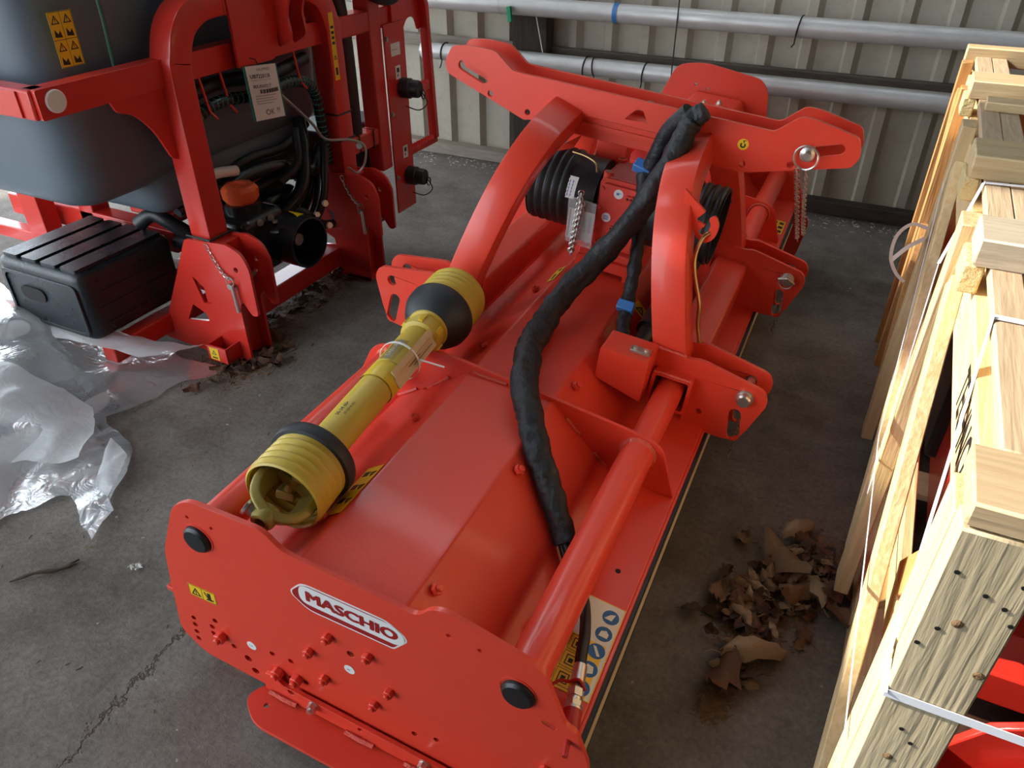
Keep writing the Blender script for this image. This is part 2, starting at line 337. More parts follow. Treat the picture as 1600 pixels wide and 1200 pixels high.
# ------------------------------------------------ the setting: slab, shed wall, roof
WY=4.40
tag(MB().box(-9.2,4.2,-3.6,4.62,-.12,0).obj('floor','concrete'),kind='structure')
tag(MB().add([(-60,-60,-.13),(60,-60,-.13),(60,60,-.13),(-60,60,-.13)],[(0,1,2,3)]).obj('ground_outside','ground'),kind='structure')
# unseen roof sheet, openings cut to steer sun and sky light; the left side of the shed stands open under an added lintel
tag(MB().plate([(-9,-3.6),(4.2,-3.6),(4.2,4.9),(-3.75,4.9),(-3.75,3.62),(-9,3.62)],[[(-3.4,3.62),(-3.4,3.98),(.9,3.98),(.9,3.62)],[(-3.85,.1),(-3.85,1.0),(-2.45,1.0),(-2.45,.1)],[(-6.6,-.9),(-6.6,.8),(-4.9,.8),(-4.9,-.9)],[(-6.6,1.5),(-6.6,2.3),(-4.9,2.3),(-4.9,1.5)]],4.3,4.36,XY).obj('ceiling_light_cutouts','roof'),kind='structure')
tag(MB().box(-9.1,-9,-3.6,3.62,2.7,4.3).obj('wall_left_sun_block','roof'),kind='structure')  # unseen; put in to keep direct sun off the sprayer and film
tag(MB().box(-1.9,4.2,-2.7,-2.6,0,4.3).obj('wall_front_light_block','roof'),kind='structure')  # unseen; added to cut the light from behind the camera
tag(MB().box(2.6,2.7,-2.6,4.36,0,4.3).obj('wall_right','roof'),kind='structure')
wb=bpy.data.objects.new('wall_back',None); COL.objects.link(wb); tag(wb,kind='structure')
PIT=.2105
def sheet(x0,n,z0,z1,dy):
    prof=[]
    for i in range(n):
        a=x0+i*PIT
        prof+=[(a,0),(a+.014,-.038),(a+.058,-.038),(a+.085,0)]
    prof.append((x0+n*PIT,0))
    vs=[]; fs=[]
    for x,y in prof: vs+=[(x,WY+dy+y,z0),(x,WY+dy+y,z1),(x,WY+dy+y+.004,z1),(x,WY+dy+y+.004,z0)]
    for i in range(len(prof)-1):
        a=4*i; b=a+4; fs+=[(a,b,b+1,a+1),(a+2,b+2,b+3,a+3),(a+1,b+1,b+2,a+2),(a,a+3,b+3,b)]
    return MB().add(vs,fs).obj('corrugated_sheet','sheet',wb,ang=20)
x=-2.624-PIT*5; k=0
while x<4.1:
    sheet(x,5,.03,4.3,.0 if k%2 else .003); x+=PIT*5; k+=1
# sill and rails behind the pipes, and the dark timber posts
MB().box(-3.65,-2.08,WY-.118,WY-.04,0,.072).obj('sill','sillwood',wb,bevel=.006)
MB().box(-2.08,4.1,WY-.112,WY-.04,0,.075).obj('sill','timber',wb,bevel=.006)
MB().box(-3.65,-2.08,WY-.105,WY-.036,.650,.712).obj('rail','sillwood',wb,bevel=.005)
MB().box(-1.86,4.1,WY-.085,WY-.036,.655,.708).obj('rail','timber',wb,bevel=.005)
MB().box(-2.08,-1.86,WY-.136,WY-.036,0,4.3).obj('post','timberv',wb,bevel=.008)
MB().box(1.6,1.8,WY-.136,WY-.036,0,4.3).obj('post','timberv',wb,bevel=.008)
MB().box(-3.78,-3.60,WY-.136,WY-.036,0,4.3).obj('post','timberv',wb,bevel=.008)
# ------------------------------------------------ aluminium pipes
def pipe(z,x0,x1,label,y=4.21,r=.047):
    t=E('irrigation_pipe',label,'pipe',(0,0,0))
    MB().tube([(x0,y,z),(x1,y,z)],r,32).obj('pipe_body','alu',t)
    return t
pu=pipe(.925,-3.4,2.4,'upper of the two grey aluminium pipes running along the wall')
for xx in (-2.12,-.5): MB().lathe([(.0475,-.004),(.0485,-.004),(.0485,.004),(.0475,.004)],(xx,4.21,.925),(1,0,0),32,True).obj('joint_ring','alu',pu)
MB().lathe([(.0478,-.013),(.0490,-.013),(.0490,.013),(.0478,.013)],(-1.44,4.21,.925),(1,0,0),32,True).obj('blue_tape','blueclip',pu)
pl=pipe(.648,-2.60,2.4,'lower of the two grey aluminium pipes, ending behind the red step')
MB().lathe([(.047,-.012),(.060,-.012),(.064,0),(.060,.012),(.047,.012)],(-2.62,4.21,.648),(1,0,0),32,True).obj('end_collar','alu',pl)
MB().lathe([(.040,-.05),(.047,-.05),(.047,0),(.040,0)],(-2.60,4.21,.648),(1,0,0),32,True).obj('pipe_end','alu',pl)
# wires that sling the pipes from the roof rails
def wire(x,z0,label,hook=None,r=.0035):
    t=E('hanging_wire',label,'wire')
    pts=[(x,4.155,4.3),(x,4.155,z0+.05)]
    arc=[(x+.004*math.sin(a),4.21-.0535*math.cos(a),z0+.0535*math.sin(a)) for a in [R(-q) for q in range(0,200,20)]]
    MB().tube(pts+arc,r,8).obj('wire','ink',t)
    return t
wire(-1.10,.648,'black wire hanging past the pipes behind the headstock beam')
def loop(x,z,label,tw=.012):
    pts=[(x+tw*math.sin(a*.5),4.21-.051*math.cos(a),z+.051*math.sin(a)) for a in [R(q) for q in range(-60,250,15)]]
    pts=[(x-.015,4.17,z-.085),(x-.004,4.165,z-.07)]+pts
    return tag(MB().tube(pts,.0035,8).obj('wire_hook','ink'),label,'wire')
loop(-1.60,.648,'left one of the paired wire hooks on the lower pipe'); loop(-1.545,.648,'right one of the paired wire hooks on the lower pipe',-.012)
loop(-1.26,.648,'single wire hook on the lower pipe right of the paired hooks')
loop(-.515,.925,'black wire tie round the upper pipe above the headstock pin')
loop(-2.50,.648,'black wire loop near the end of the lower pipe')
gc=MB().box(-.012,.012,-.003,.003,-.075,0).box(-.012,.012,.010,.016,-.07,0).box(-.012,.012,-.003,.016,-.004,.003)
tag(gc.obj('green_clip','green',bevel=.002,loc=(-2.045,4.145,.925),rot=(0,R(-8),0)),'green plastic clip hanging on the upper aluminium pipe','clip')
tag(MB().tube([(-1.95,4.235,1.3),(-1.92,4.23,.9),(-1.86,4.225,.66)],.003,6).obj('string','paper'),'pale string hanging in front of the dark timber post','string')
# ------------------------------------------------ the mulcher (its own tilted frame)
MU=E('flail_mulcher','large glossy red flail mulcher with side plate lettered MASCHIO','machine',(-.731,.702,-.0516),(0,R(6.3),R(1.4)))
LEN=2.86
# near side plate
o=rnd([(-.40,.565),(-.355,.603),(-.18,.617),(-.141,.583),(.119,.581),(.147,.585),(.170,.618),(.200,.628),(.345,.603),(.382,.588),(.437,.473),(.458,.467),(.495,.385),(.505,.28),(.47,.13),(.42,.085),(-.40,.085),(-.462,.135),(-.458,.30),(-.452,.41)],.022)
holes=[hole(-.364,.554,.0045,8),hole(-.305,.554,.0045,8),hole(.207,.569,.005,8),hole(.267,.569,.005,8),hole(.003,.368,.009,10),slot((.402,.455),(.418,.452),.007,4)]
for p in [(-.413,.205),(-.413,.181),(-.413,.155),(-.412,.13),(-.349,.237),(-.361,.208),(-.361,.184),(-.306,.174),(-.198,.224),(-.149,.232),(-.155,.165),(-.115,.180),(.15,.2),(.2,.22)]: holes.append(hole(*p,.0075,10))
for p in [(-.27,.154),(-.254,.118),(.422,.29)]: holes.append(hole(*p,.0105,10))
sp=MB().plate(o,holes,-.006,.004,XZ).obj('side_plate','red',MU,bevel=.0015)
MB().box(-.43,.43,.016,.02,.12,.36).obj('inner_bulkhead','dark',sp)
# far side plate: the taller belt-drive end
o=rnd([(-.45,.13),(-.46,.40),(-.30,.62),(-.215,.875,.04),(-.10,.905,.05),(.16,.885,.04),(.20,.84,.05),(.225,.72),(.30,.62),(.40,.60),(.50,.37),(.54,.33),(.53,.15),(.45,.085),(-.40,.085)],.03)
fp=MB().plate(o,[hole(-.115,.81,.006,8),hole(-.06,.80,.006,8)],LEN-.004,LEN+.006,XZ).obj('side_plate','red',MU,bevel=.0015)
MB().hexbolt((.345,LEN-.004,.52),(0,-1,0),.012,.01).obj('bolt','zinc',fp)
# belt cover box on the inside of the far plate
bc=MB().plate(rnd([(-.125,.565),(-.125,.75),(-.105,.787),(.105,.787),(.125,.75),(.125,.565)],.015),[],2.56,2.84,XZ).obj('belt_cover','red',MU,bevel=.004)
MB().plate(rnd([(-.05,2.62),(.01,2.60),(.055,2.66),(.05,2.70),(-.01,2.73)],.012),[],.787,.792,XY).obj('cover_plate','red',bc,bevel=.001)
for p in [(-.025,2.645,.792),(.03,2.695,.792)]: MB().hexbolt(p,(0,0,1),.011,.008,.014,.006).obj('bolt','zinc',bc)
for p in [(-.17,2.74,.70),(.17,2.74,.70)]: MB().hexbolt(p,(0,0,1),.011,.01,.015,.01).obj('bolt','zinc',bc)
for s in (-1,1): MB().box(s*.17-.03,s*.17+.03,2.76,2.85,.56,.70).obj('lug','red',bc,bevel=.003)
# hood: folded sheet between the plates
prof=[(-.457,.375),(-.457,.405),(-.315,.405),(-.256,.452),(-.232,.462),(-.167,.523),(-.141,.541),(-.112,.566),(.112,.566),(.290,.412),(.457,.405),(.457,.375)]
inn=[(x*.985,z-.008) for x,z in prof]
mb=MB(); n=len(prof); vs=[]
ys=[.004,LEN-.004]
for y in ys: vs+=[(x,y,z) for x,z in prof]+[(x,y,z) for x,z in inn]
fs=[]
for i in range(n-1):
    fs+=[(i,i+1,2*n+i+1,2*n+i),(n+i,3*n+i,3*n+i+1,n+i+1)]
fs+=[(0,2*n,3*n,n),(n-1,2*n-1,4*n-1,3*n-1)]
hood=MB().add(vs,fs).obj('hood','red',MU,bevel=.006,ang=30,seg=3)
MB().cyl((.405,.415,.4062),(.405,.415,.4082),.006,12).obj('bolt_hole','dark',hood)
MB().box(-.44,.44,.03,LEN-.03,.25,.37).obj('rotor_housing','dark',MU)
# front and rear rubber aprons, and the rotor roller that carries it
for s in (-1,1):
    rf=MB().box(s*.466-.004,s*.466+.004,.01,LEN-.01,.10,.392).obj('rubber_flap','rubber',MU)
    MB().box(s*.473-.003,s*.473+.003,.01,LEN-.01,.300,.306).obj('flap_edge_sheen','kraft',rf)  # pale strip stands in for light reflected along the flap edge
    MB().box(s*.459-.004,s*.459+.004,.005,LEN-.005,.355,.404).obj('flap_clamp','red',rf,bevel=.002)
MB().cyl((-.35,.03,.087),(-.35,LEN-.03,.087),.073,28).obj('ground_roller','red',MU)
MB().box(-.478,-.44,-.004,.05,.262,.275).obj('corner_tab','red',MU,bevel=.001)
# hood bolts
bolt=MB().hexbolt((0,0,0),(0,0,1),.0125,.010,0,.007)
bm_=bolt.obj('hood_bolt','red',MU,bevel=.001); first=True
for side,ysq in ((-1,(.13,.49,.85,1.21,1.95,2.3,2.6)),(1,(.08,.445,.80,1.17,1.95,2.3,2.6))):
    for y in ysq:
        loc=(-.148,y,.540) if side<0 else (.135,y,.551); rot=(0,R(40*side),0)
        if first: bm_.location=loc; bm_.rotation_euler=rot; first=False
        else: cp(bm_,'hood_bolt',MU,loc,rot)
# cross tubes with their end plugs
for s in (-1,1):
    t=MB().tube([(s*.344,.004,.505),(s*.344,.70,.505)],.040,32).tube([(s*.344,.70,.505),(s*.344,2.36,.505)],.036,32).tube([(s*.344,2.36,.505),(s*.344,LEN,.505)],.040,32).obj('slide_tube','red',MU)
    for y in (.693,2.356): MB().lathe([(.040,-.006),(.045,-.004),(.046,.0),(.040,.008)],(s*.344,y,.505),(0,-1,0),28).obj('weld_bead','weld',t)
    MB().lathe([(0,.012),(.026,.011),(.031,.006),(.032,0),(.0,0)],(s*.346,-.006,.503),(0,-1,0),28).obj('end_plug','black',sp)
    MB().lathe([(.0325,.0),(.036,.0),(.036,.0012),(.0325,.0012)],(s*.344,-.006,.505),(0,-1,0),28,True).obj('plug_seat','red',sp)
# tube support plates that saddle the hood
def support(y):
    o=rnd([(-.452,.408,0),(-.40,.538,.05),(-.345,.562,.05),(-.2,.592,.05),(.0,.582,.03),(.330,.558,.03),(.395,.545,.05),(.452,.408,0),(.292,.409,0),(.112,.563,0),(-.112,.563,0),(-.256,.449,0),(-.318,.403,0)],.03,5)
    p=MB().plate(o,[],y-.005,y+.005,XZ).obj('tube_support','red',MU,bevel=.0015)
    for a,b in (((-.105,.569),(-.01,.569)),((.155,.532),(.195,.497)),((-.318,.408),(-.262,.452)),((-.23,.468),(-.168,.527)),((.24,.459),(.275,.428))):
        MB().tube([(a[0],y-.006,a[1]),((a[0]+b[0])/2,y-.008,(a[1]+b[1])/2),(b[0],y-.006,b[1])],.0045,8).obj('weld_bead','weld',p)
support(.70); support(2.36)
# bolts, decals and the skid on the near side plate
pb=MB().hexbolt((0,0,0),(0,-1,0),.0115,.013,.0,.006).obj('plate_bolt','red',sp,bevel=.0015)
pts=[(-.046,.392),(.045,.394),(-.095,.310),(.093,.310),(-.061,.240),(.058,.239),(-.334,.196),(-.184,.173),(-.134,.184),(.422,.316)]
for i,(x,z) in enumerate(pts):
    big=1.25 if 6<=i<9 else 1
    if i==0: pb.location=(x,-.006,z)
    else:
        c=cp(pb,'plate_bolt',sp,(x,-.006,z),(0,random.uniform(0,1),0)); c.scale=(big,big,big)
MB().cyl((.003,.004,.368),(.003,-.003,.366),.006,12).obj('grease_nipple','brass',sp)
for x,z in ((-.253,.215),(-.001,.314)):
    P=Print(lambda u,v,t,x=x,z=z:(x+u,-.0062-t,z+v)); P.disc('white',0,0,.0125,.0006,24); P.text('sign_blue','OK' if x<-.1 else 'ok',-.006,-.003,h=.0055); P.build('inspection_sticker',sp,'white')
P=Print(lambda u,v,t:(-.404+u*math.cos(.09)-v*math.sin(.05),-.0062-t,.2955+v+u*.09)); P.rect('sign_yellow',0,0,.073,.037); P.frame('ink',.001,.001,.072,.036,.0009,.0008); warn_tri(P,.019,.0165,.0135)
P.line('ink',(.0365,.002),(.0365,.035),.0008); P.rect('ink',.051,.006,.060,.030,.0009); P.poly('ink',[(.042,.028),(.050,.012),(.052,.015),(.045,.030)],.0009); P.poly('ink',[(.046,.005),(.066,.008),(.066,.012),(.046,.009)],.0009)
P.build('warning_label',sp,'sign_yellow')
# maker's badge
ca,sa=math.cos(R(2.6)),math.sin(R(2.6))
P=Print(lambda u,v,t:(.0+u*ca-v*sa,-.0062-t,.4895+u*sa+v*ca))
def logo_out(g): return rnd([(-.128-g,.0-g*.3,.02),(-.100-g*.5,.0355+g,.02),(.088,.0355+g,.03),(.122+g,.014,.02),(.128+g,.0,.015),(.098+g*.5,-.0385-g,.006),(-.092,-.0385-g,.03),(-.126-g,-.012,.012)],.02,5)
P.poly('white',logo_out(.0008),.0005); P.poly('logo_red',logo_out(-.0032),.0009)
P.poly('white',rnd([(-.108,-.0205,.03),(-.108,.0305,.03),(.098,.0305,.03),(.122,.012,.02),(.122,-.012,.02),(.104,-.0225,.02)],.028,6),.0013)
for i,(dx,dz) in enumerate(((0,0),(-.0012,0),(.0012,0),(-.0025,0),(.0025,0),(-.0019,.0011),(.0019,-.0011),(-.0019,-.0011),(.0019,.0011),(0,.0012),(0,-.0012))): P.text('logo_red','MASCHIO',-.0895+dx,-.0082+dz,w=.196,h=.0258,t=.0018+i*.00003)
P.build('maker_badge',sp,'white')
# skid
sk=MB().plate(rnd([(-.215,.105,.0),(-.215,.165,.03),(-.185,.172,.02),(-.165,.150,.01),(.44,.150),(.44,.105)],.012),[hole(-.145,.142,.009,10),hole(.03,.138,.006,8),hole(.33,.138,.006,8)],-.022,-.012,XZ).obj('skid','red',MU,bevel=.0015)
MB().plate(rnd([(-.225,.0,.03),(-.243,-.045,.04),(-.19,-.086,.03),(.44,-.082),(.44,.0)],.02,6),[hole(-.19,-.04,.006,8),hole(.20,-.05,.006,8)],.090,.100,lambda x,y,t:(x,y-.012,t)).obj('skid_foot','red',sk,bevel=.002)
for x in (-.085,.185,.40): MB().hexbolt((x,-.022,.140),(0,-1,0),.0115,.011,.013,.006).obj('skid_bolt','zinc',sk)
for a in (-.20,-.005,.14,.30): MB().tube([(a,-.026,.108),(a+.035,-.028,.109),(a+.07,-.026,.108)],.0055,8).obj('weld_bead','weld',sk)
# ---------------- headstock
HS=1.43
def mir(y,far): return 2*HS-y if far else y
lower_plate=None
for far in (0,1):
    for s in (-1,1):
        tagn='lower_link_bracket'
        sl=[hole(s*.532,.545,.0165,14),slot((s*.535,.415),(s*.522,.485),.0165,6),hole(s*.43,.455,.009,10)]
        o=[(s*x,z,*r) for x,z,*r in [(.275,.505,0),(.275,.612,.01),(.372,.605,.01),(.400,.612,.02),(.575,.580,.02),(.592,.545,.03),(.548,.395,.05),(.39,.395,.02),(.39,.55,.0),(.29,.55,0)]]
        br=MB().plate(rnd(o,.02),sl[:2]+[sl[2]],mir(1.005,far),mir(1.017,far),XZ).obj(tagn,'red',MU,bevel=.002)
        MB().plate(rnd(o,.02),sl[:2],mir(1.092,far),mir(1.104,far),XZ).obj('rear_cheek','red',br,bevel=.002)
    for s in (-1,1): pass
for s in (-1,1):
    # square sleeve that slides on the tube
    sec=rrect(.108,.108,.012); sec2=rrect(.090,.090,.008)
    y0,y1=.968,2*HS-.968
    m=MB(); k=len(sec); vs=[]
    for q,y in ((sec,y0),(sec,y1),(sec2,y0),(sec2,y1)): vs+=[(s*.344+a,y,.505+b) for a,b in q]
    fs=[]
    for j in range(k):
        j2=(j+1)%k; fs+=[(j,j2,k+j2,k+j),(2*k+j,3*k+j,3*k+j2,2*k+j2),(j,2*k+j,2*k+j2,j2),(k+j,k+j2,3*k+j2,3*k+j)]
    sl=m.add(vs,fs).obj('slide_sleeve','red',MU,bevel=.0015)
    MB().tube([(s*.344-.05,y0-.001,.562),(s*.344+.05,y0-.001,.562)],.004,8).obj('weld_bead','weld',sl)
    MB().hexbolt((s*.392,y1-.09,.43),(s,0,0),.013,.01,.016,.008).obj('bolt','zinc',sl)
# curved arms from the brackets up to the top beam
path=[(1.048,.575),(1.050,.66),(1.066,.76),(1.095,.85),(1.145,.925),(1.215,.978),(1.30,1.005),(1.385,1.02)]
for far in (0,1):
    for s in (-1,1):
        pts=[(s*(.315-.29*(z-.6)),mir(y,far),z) for y,z in spline([(0,a,b) for a,b in path],5) and [(q.y,q.z) for q in spline([(0,a,b) for a,b in path],5)]]
        a=MB().sweep(pts,rrect(.080,.090,.006,2),up=(1,0,0)).obj('headstock_arm','red',MU,bevel=0,ang=30)
        MB().tube([(s*.285,mir(1.0,far),.614),(s*.36,mir(1.0,far),.612)],.0045,8).obj('weld_bead','weld',a)
# top beam: two long cheeks with slotted ends
o=[(-.562,1.140,.014),(-.50,1.150,.02),(-.425,1.150,.010),(-.365,1.107,.012),(.380,1.107,.012),(.432,1.157,.012),(.47,1.158,.015),(.582,1.138,.012),(.600,1.095,.012),(.588,1.063,.014),(.33,.985,.02),(.235,.985,.005),(.215,1.034,.005),(-.135,1.034,.005),(-.15,.985,.005),(-.30,.985,.01),(-.315,.980,.01),(-.572,1.060,.014),(-.585,1.090,.014)]
H_=[slot((-.525,1.092),(-.455,1.068),.0145,6),slot((.468,1.072),(.545,1.100),.0145,6),hole(-.43,1.031,.009,10),hole(-.307,1.004,.009,10),hole(.323,1.007,.009,10),hole(.442,1.035,.009,10),rnd([(-.018,1.050),(.012,1.084,.012),(.030,1.084,.012),(.048,1.052)],.005)]
beam=MB().plate(rnd(o,.02),H_,1.372,1.384,XZ).obj('top_beam','red',MU,bevel=.002)
MB().plate(rnd(o,.02),H_,1.476,1.488,XZ).obj('rear_cheek','red',beam,bevel=.002)
MB().box(-.29,.29,1.384,1.476,1.0,1.012).obj('beam_web','red',beam)
# folded channel under the beam
ch=MB().box(-.20,.215,1.392,1.470,.968,1.040).obj('cross_channel','red',MU,bevel=.003)
MB().tube([(-.13,1.380,1.036),(.0,1.378,1.036),(.205,1.380,1.036)],.005,8).obj('weld_bead','weld',ch)
MB().box(-.14,-.04,1.56,1.62,.84,.93).obj('rear_channel','red',ch,bevel=.004)
for x in (-.09,.02): MB().bar((x,1.60,.90),(x+.03,1.78,.62),.05,.012,(1,0,0)).obj('guard_strut','red',ch)
MB().plate([(-.215,.918),(-.12,.992),(-.14,.95)],[],1.33,1.338,XZ).obj('gusset','red',ch,bevel=.001)
# hook sticker
P=Print(lambda u,v,t:(.312+u,1.3718-t,1.058+v)); P.disc('sign_yellow',0,0,.0145,.0005,24)
arc=[(.0065*math.cos(q),-.002+.0065*math.sin(q)) for q in [R(a) for a in range(130,420,20)]]
P.poly('ink',[(a*1.15,-.002+(b+.002)*1.15) for a,b in arc]+[(a*.55,-.002+(b+.002)*.55) for a,b in reversed(arc)],.0009); P.rect('ink',-.0005,.004,.002,.0085,.0009); P.line('ink',(-.003,.009),(.006,.011),.002)
P.build('lifting_sticker',beam,'sign_yellow')
# pins, rings and chains
def chain(a,b,n,sag,name='chain',mat='zinc',parent=None,L=None,wire=.0017,r=.0058):
    a=v3(a); b=v3(b); pts=[]
    for i in range(n+1):
        t=i/n; p=a.lerp(b,t); p.z-=sag*4*t*(1-t); pts.append(p)
    m=MB()
    for i in range(n):
        p,q=pts[i],pts[i+1]; d=(q-p); l=d.length*.5+wire*1.6; d.normalize(); u=d.orthogonal().normalized(); 
        ang=(math.pi/2)*(i%2)+.35; u=(Matrix.Rotation(ang,3,d)@u); c=(p+q)/2
        ring=[]
        for k in range(14):
            th=2*math.pi*k/14; cx=math.cos(th); sy=math.sin(th)
            ring.append(c+d*((l-r)*(1 if cx>0 else -1)+r*cx)+u*r*sy)
        m.sweep(ring,circ(wire,5),closed=True,up=d.cross(u))
    return m.obj(name,mat,parent)
hp=MB().cyl((.475,1.368,1.072),(.475,1.53,1.072),.0125,18).lathe([(0,0),(.018,0),(.019,.003),(.019,.007),(.011,.009),(.011,.022),(.009,.024),(0,.024)],(.475,1.372,1.072),(0,-1,0),24).obj('top_link_pin','zinc',MU)
ring=[(.475+.030*math.cos(q),1.350+.010*math.sin(q*.5),1.066+.030*math.sin(q)) for q in [2*math.pi*i/28 for i in range(28)]]
MB().sweep(ring,circ(.0028,8),closed=True,up=(0,1,0)).obj('ring','zinc',hp)
chain((.462,1.345,1.038),(.520,1.83,.655),30,-.0,'chain','zinc',hp)
chain((.486,1.345,1.038),(.535,1.83,.675),30,.012,'chain','zinc',hp)
def lpin(s,far,ch):
    y=mir(1.005,far); d=-1
    yy=1.005 if not far else mir(1.104,1)
    p=MB().cyl((s*.532,yy-.012,.545),(s*.532,yy+.125,.545),.0135,20).lathe([(0,.026),(.015,.025),(.019,.020),(.019,.006),(.023,.005),(.023,0),(0,0)],(s*.532,yy,.545),(0,-1,0),28).obj('lower_link_pin','zinc',MU)
    P=Print(lambda u,v,t:(s*.532+u,yy-.0262-t,.545+v)); P.disc('dull_zinc',0,0,.0012,.0002,8); P.build('pin_mark',p,'dull_zinc')
    if ch: chain((s*.535,yy+.06,.53),(s*.545,yy+.06,.30),16,0,'chain','dull_zinc',p)
    return p
p1=lpin(1,0,True)
p2=lpin(1,1,True)
yy=mir(1.104,1); MB().tube([(.505,yy-.03,.552),(.532,yy-.034,.562),(.558,yy-.03,.548)],.004,8).obj('lynch_pin','dull_zinc',p2)
ring=[(.532+.022*math.cos(q),yy-.028,.545+.022*math.sin(q)) for q in [2*math.pi*i/24 for i in range(24)]]
MB().sweep(ring,circ(.0025,8),closed=True,up=(0,1,0)).obj('ring','dull_zinc',p2)
# bracket for the shift ram beside the right arm
rb=MB().plate(rnd([(.155,.53),(.155,.622),(.285,.622),(.285,.497)],.006),[],.90,1.0,XZ).obj('ram_mount','red',MU,bevel=.004)
MB().box(.225,.278,.925,.950,.622,.630).obj('strap_plate','dull_zinc',rb,bevel=.001)
for x in (.237,.266): MB().hexbolt((x,.938,.630),(0,0,1),.006,.004).obj('bolt','zinc',rb)
MB().tube([(.222,1.0,.56),(.222,1.8,.56)],.024,20).tube([(.222,1.15,.56),(.222,1.78,.56)],.034,20).obj('shift_ram','black',MU)
# hook plate on the right arm with bent retaining rod
o=rnd([(.232,1.0),(.296,.955,.004),(.276,.928,.008),(.304,.921,.004),(.288,.900,.012),(.300,.890,.010),(.313,.902,.008),(.318,.925,.012),(.308,.940,.006),(.322,.952,.008),(.338,.930,.02),(.335,.893,.02),(.312,.872,.02),(.286,.885,.02),(.262,.935),(.240,.945)],.004)
hk=MB().plate(o,[],1.118,1.128,XZ).obj('hose_hook','red',MU,bevel=.001)
rod=[(.318,1.12,.905),(.306,1.105,.89),(.302,1.10,.84),(.315,1.10,.79),(.345,1.10,.715),(.355,1.10,.66),(.375,1.10,.60)]
MB().tube(spline(rod,6),.0055,10).obj('retaining_rod','brass',hk)
# ---------------- gearbox
gb=MB().plate(rnd([(-.062,.645),(-.062,.862,.018),(.078,.862,.018),(.078,.645)],.01),[],1.405,1.575,XZ).obj('gearbox','cast_red',MU,bevel=.005)
MB().box(-.055,.070,1.412,1.565,.8615,.866).obj('gearbox_top','gear_top',gb,bevel=.002)
MB().plate(rnd([(-.054,.660),(-.054,.850),(.070,.850),(.070,.660)],.014),[],1.391,1.405,XZ).obj('front_cover','cast_red',gb,bevel=.004)
for x,y in ((-.047,1.424),(.062,1.424),(-.047,1.556),(.062,1.556)): MB().cyl((x,y,.84),(x,y,.876),.015,18).obj('boss','cast_red',gb,bevel=.002); MB().cyl((x,y,.876),(x,y,.8766),.0085,14).obj('boss_hole','grey_ink',gb)
for x,z in ((-.049,.835),(-.049,.775),(-.049,.70),(-.045,.665),(.066,.82),(.066,.76),(.066,.70)): MB().hexbolt((x,1.391,z),(0,-1,0),.0065,.006).obj('cover_bolt','cast_red',gb)
for x,z in ((.034,.825),(.020,.745),(.000,.722),(-.028,.668),(.045,.825)):
    MB().lathe([(.004,.012),(.0085,.012),(.0095,.0),(.004,0)],(x,1.391,z),(0,-1,0),18,True).obj('plug','cast_red',gb); MB().cyl((x,1.391,z),(x,1.383,z),.004,10).obj('plug_socket','ink',gb)
MB().plate(slot((-.004,.720),(.022,.748),.016,6),[],1.386,1.391,XZ).obj('plug_boss','cast_red',gb,bevel=.002)
for x,z,tx in ((.002,.828,'i'),(-.023,.748,'oil')):
    P=Print(lambda u,v,t,x=x,z=z:(x+u,1.3908-t,z+v)); P.disc('white',0,0,.0145,.0006,22)
    if tx=='i': P.rect('blueclip',-.006,-.003,.002,.004,.0009); P.line('blueclip',(.001,.002),(.008,.004),.0015)
    else:
        for i in range(3): P.rect('blueclip',-.007,.004-.005*i,.007,.0065-.005*i,.0009)
    P.build('gearbox_sticker',gb,'white')
P=Print(lambda u,v,t:(.0+u,1.50+v,.8662+t)); P.rect('sign_yellow',0,0,.062,.018); warn_tri(P,.014,.009,.007); P.rect('ink',.036,.004,.052,.013,.0009); P.build('gearbox_label',gb,'sign_yellow')
MB().box(-.088,.098,1.375,1.60,.618,.645).obj('gearbox_flange','cast_red',gb,bevel=.006)
for x,y in ((-.075,1.39),(.085,1.39),(-.075,1.585),(.085,1.585)): MB().hexbolt((x,y,.645),(0,0,1),.010,.008,.013).obj('flange_bolt','cast_red',gb)
sd=MB().plate(rnd([(-.088,.566,.0),(-.088,.618,.004),(.098,.618,.004),(.098,.566,0),(.070,.566,0),(.070,.585,.015),(-.055,.585,.015),(-.055,.566,0)],.004),[],1.365,1.62,XZ).obj('gearbox_saddle','red',MU,bevel=.003)
# shaft guards
def guard(s,x0,x1,r):
    prof=[(r*.55,.0),(r*.98,.004),(r*.985,.08)]
    h=.09
    for i in range(5): prof+=[(r*1.0,h),(r*1.055,h+.006),(r*1.06,h+.014),(r*1.0,h+.020)]; h+=.024
    prof+=[(r*1.03,h),(r*.96,h),(r*.96,.02),(r*.5,.02)]
    L=h; k=(x1-x0)/L
    return MB().lathe([(a,b*k) for a,b in prof],(s*x0,1.49,.770),(s,0,0),48).obj('shaft_guard','black',MU,ang=50)
gl=guard(-1,.065,.285,.112); gr=guard(1,.085,.300,.112)
MB().cyl((-.06,1.49,.77),(-.27,1.49,.77),.028,18).obj('input_shaft','dull_zinc',gl); MB().cyl((.08,1.49,.77),(.28,1.49,.77),.028,18).obj('input_shaft','dull_zinc',gr)
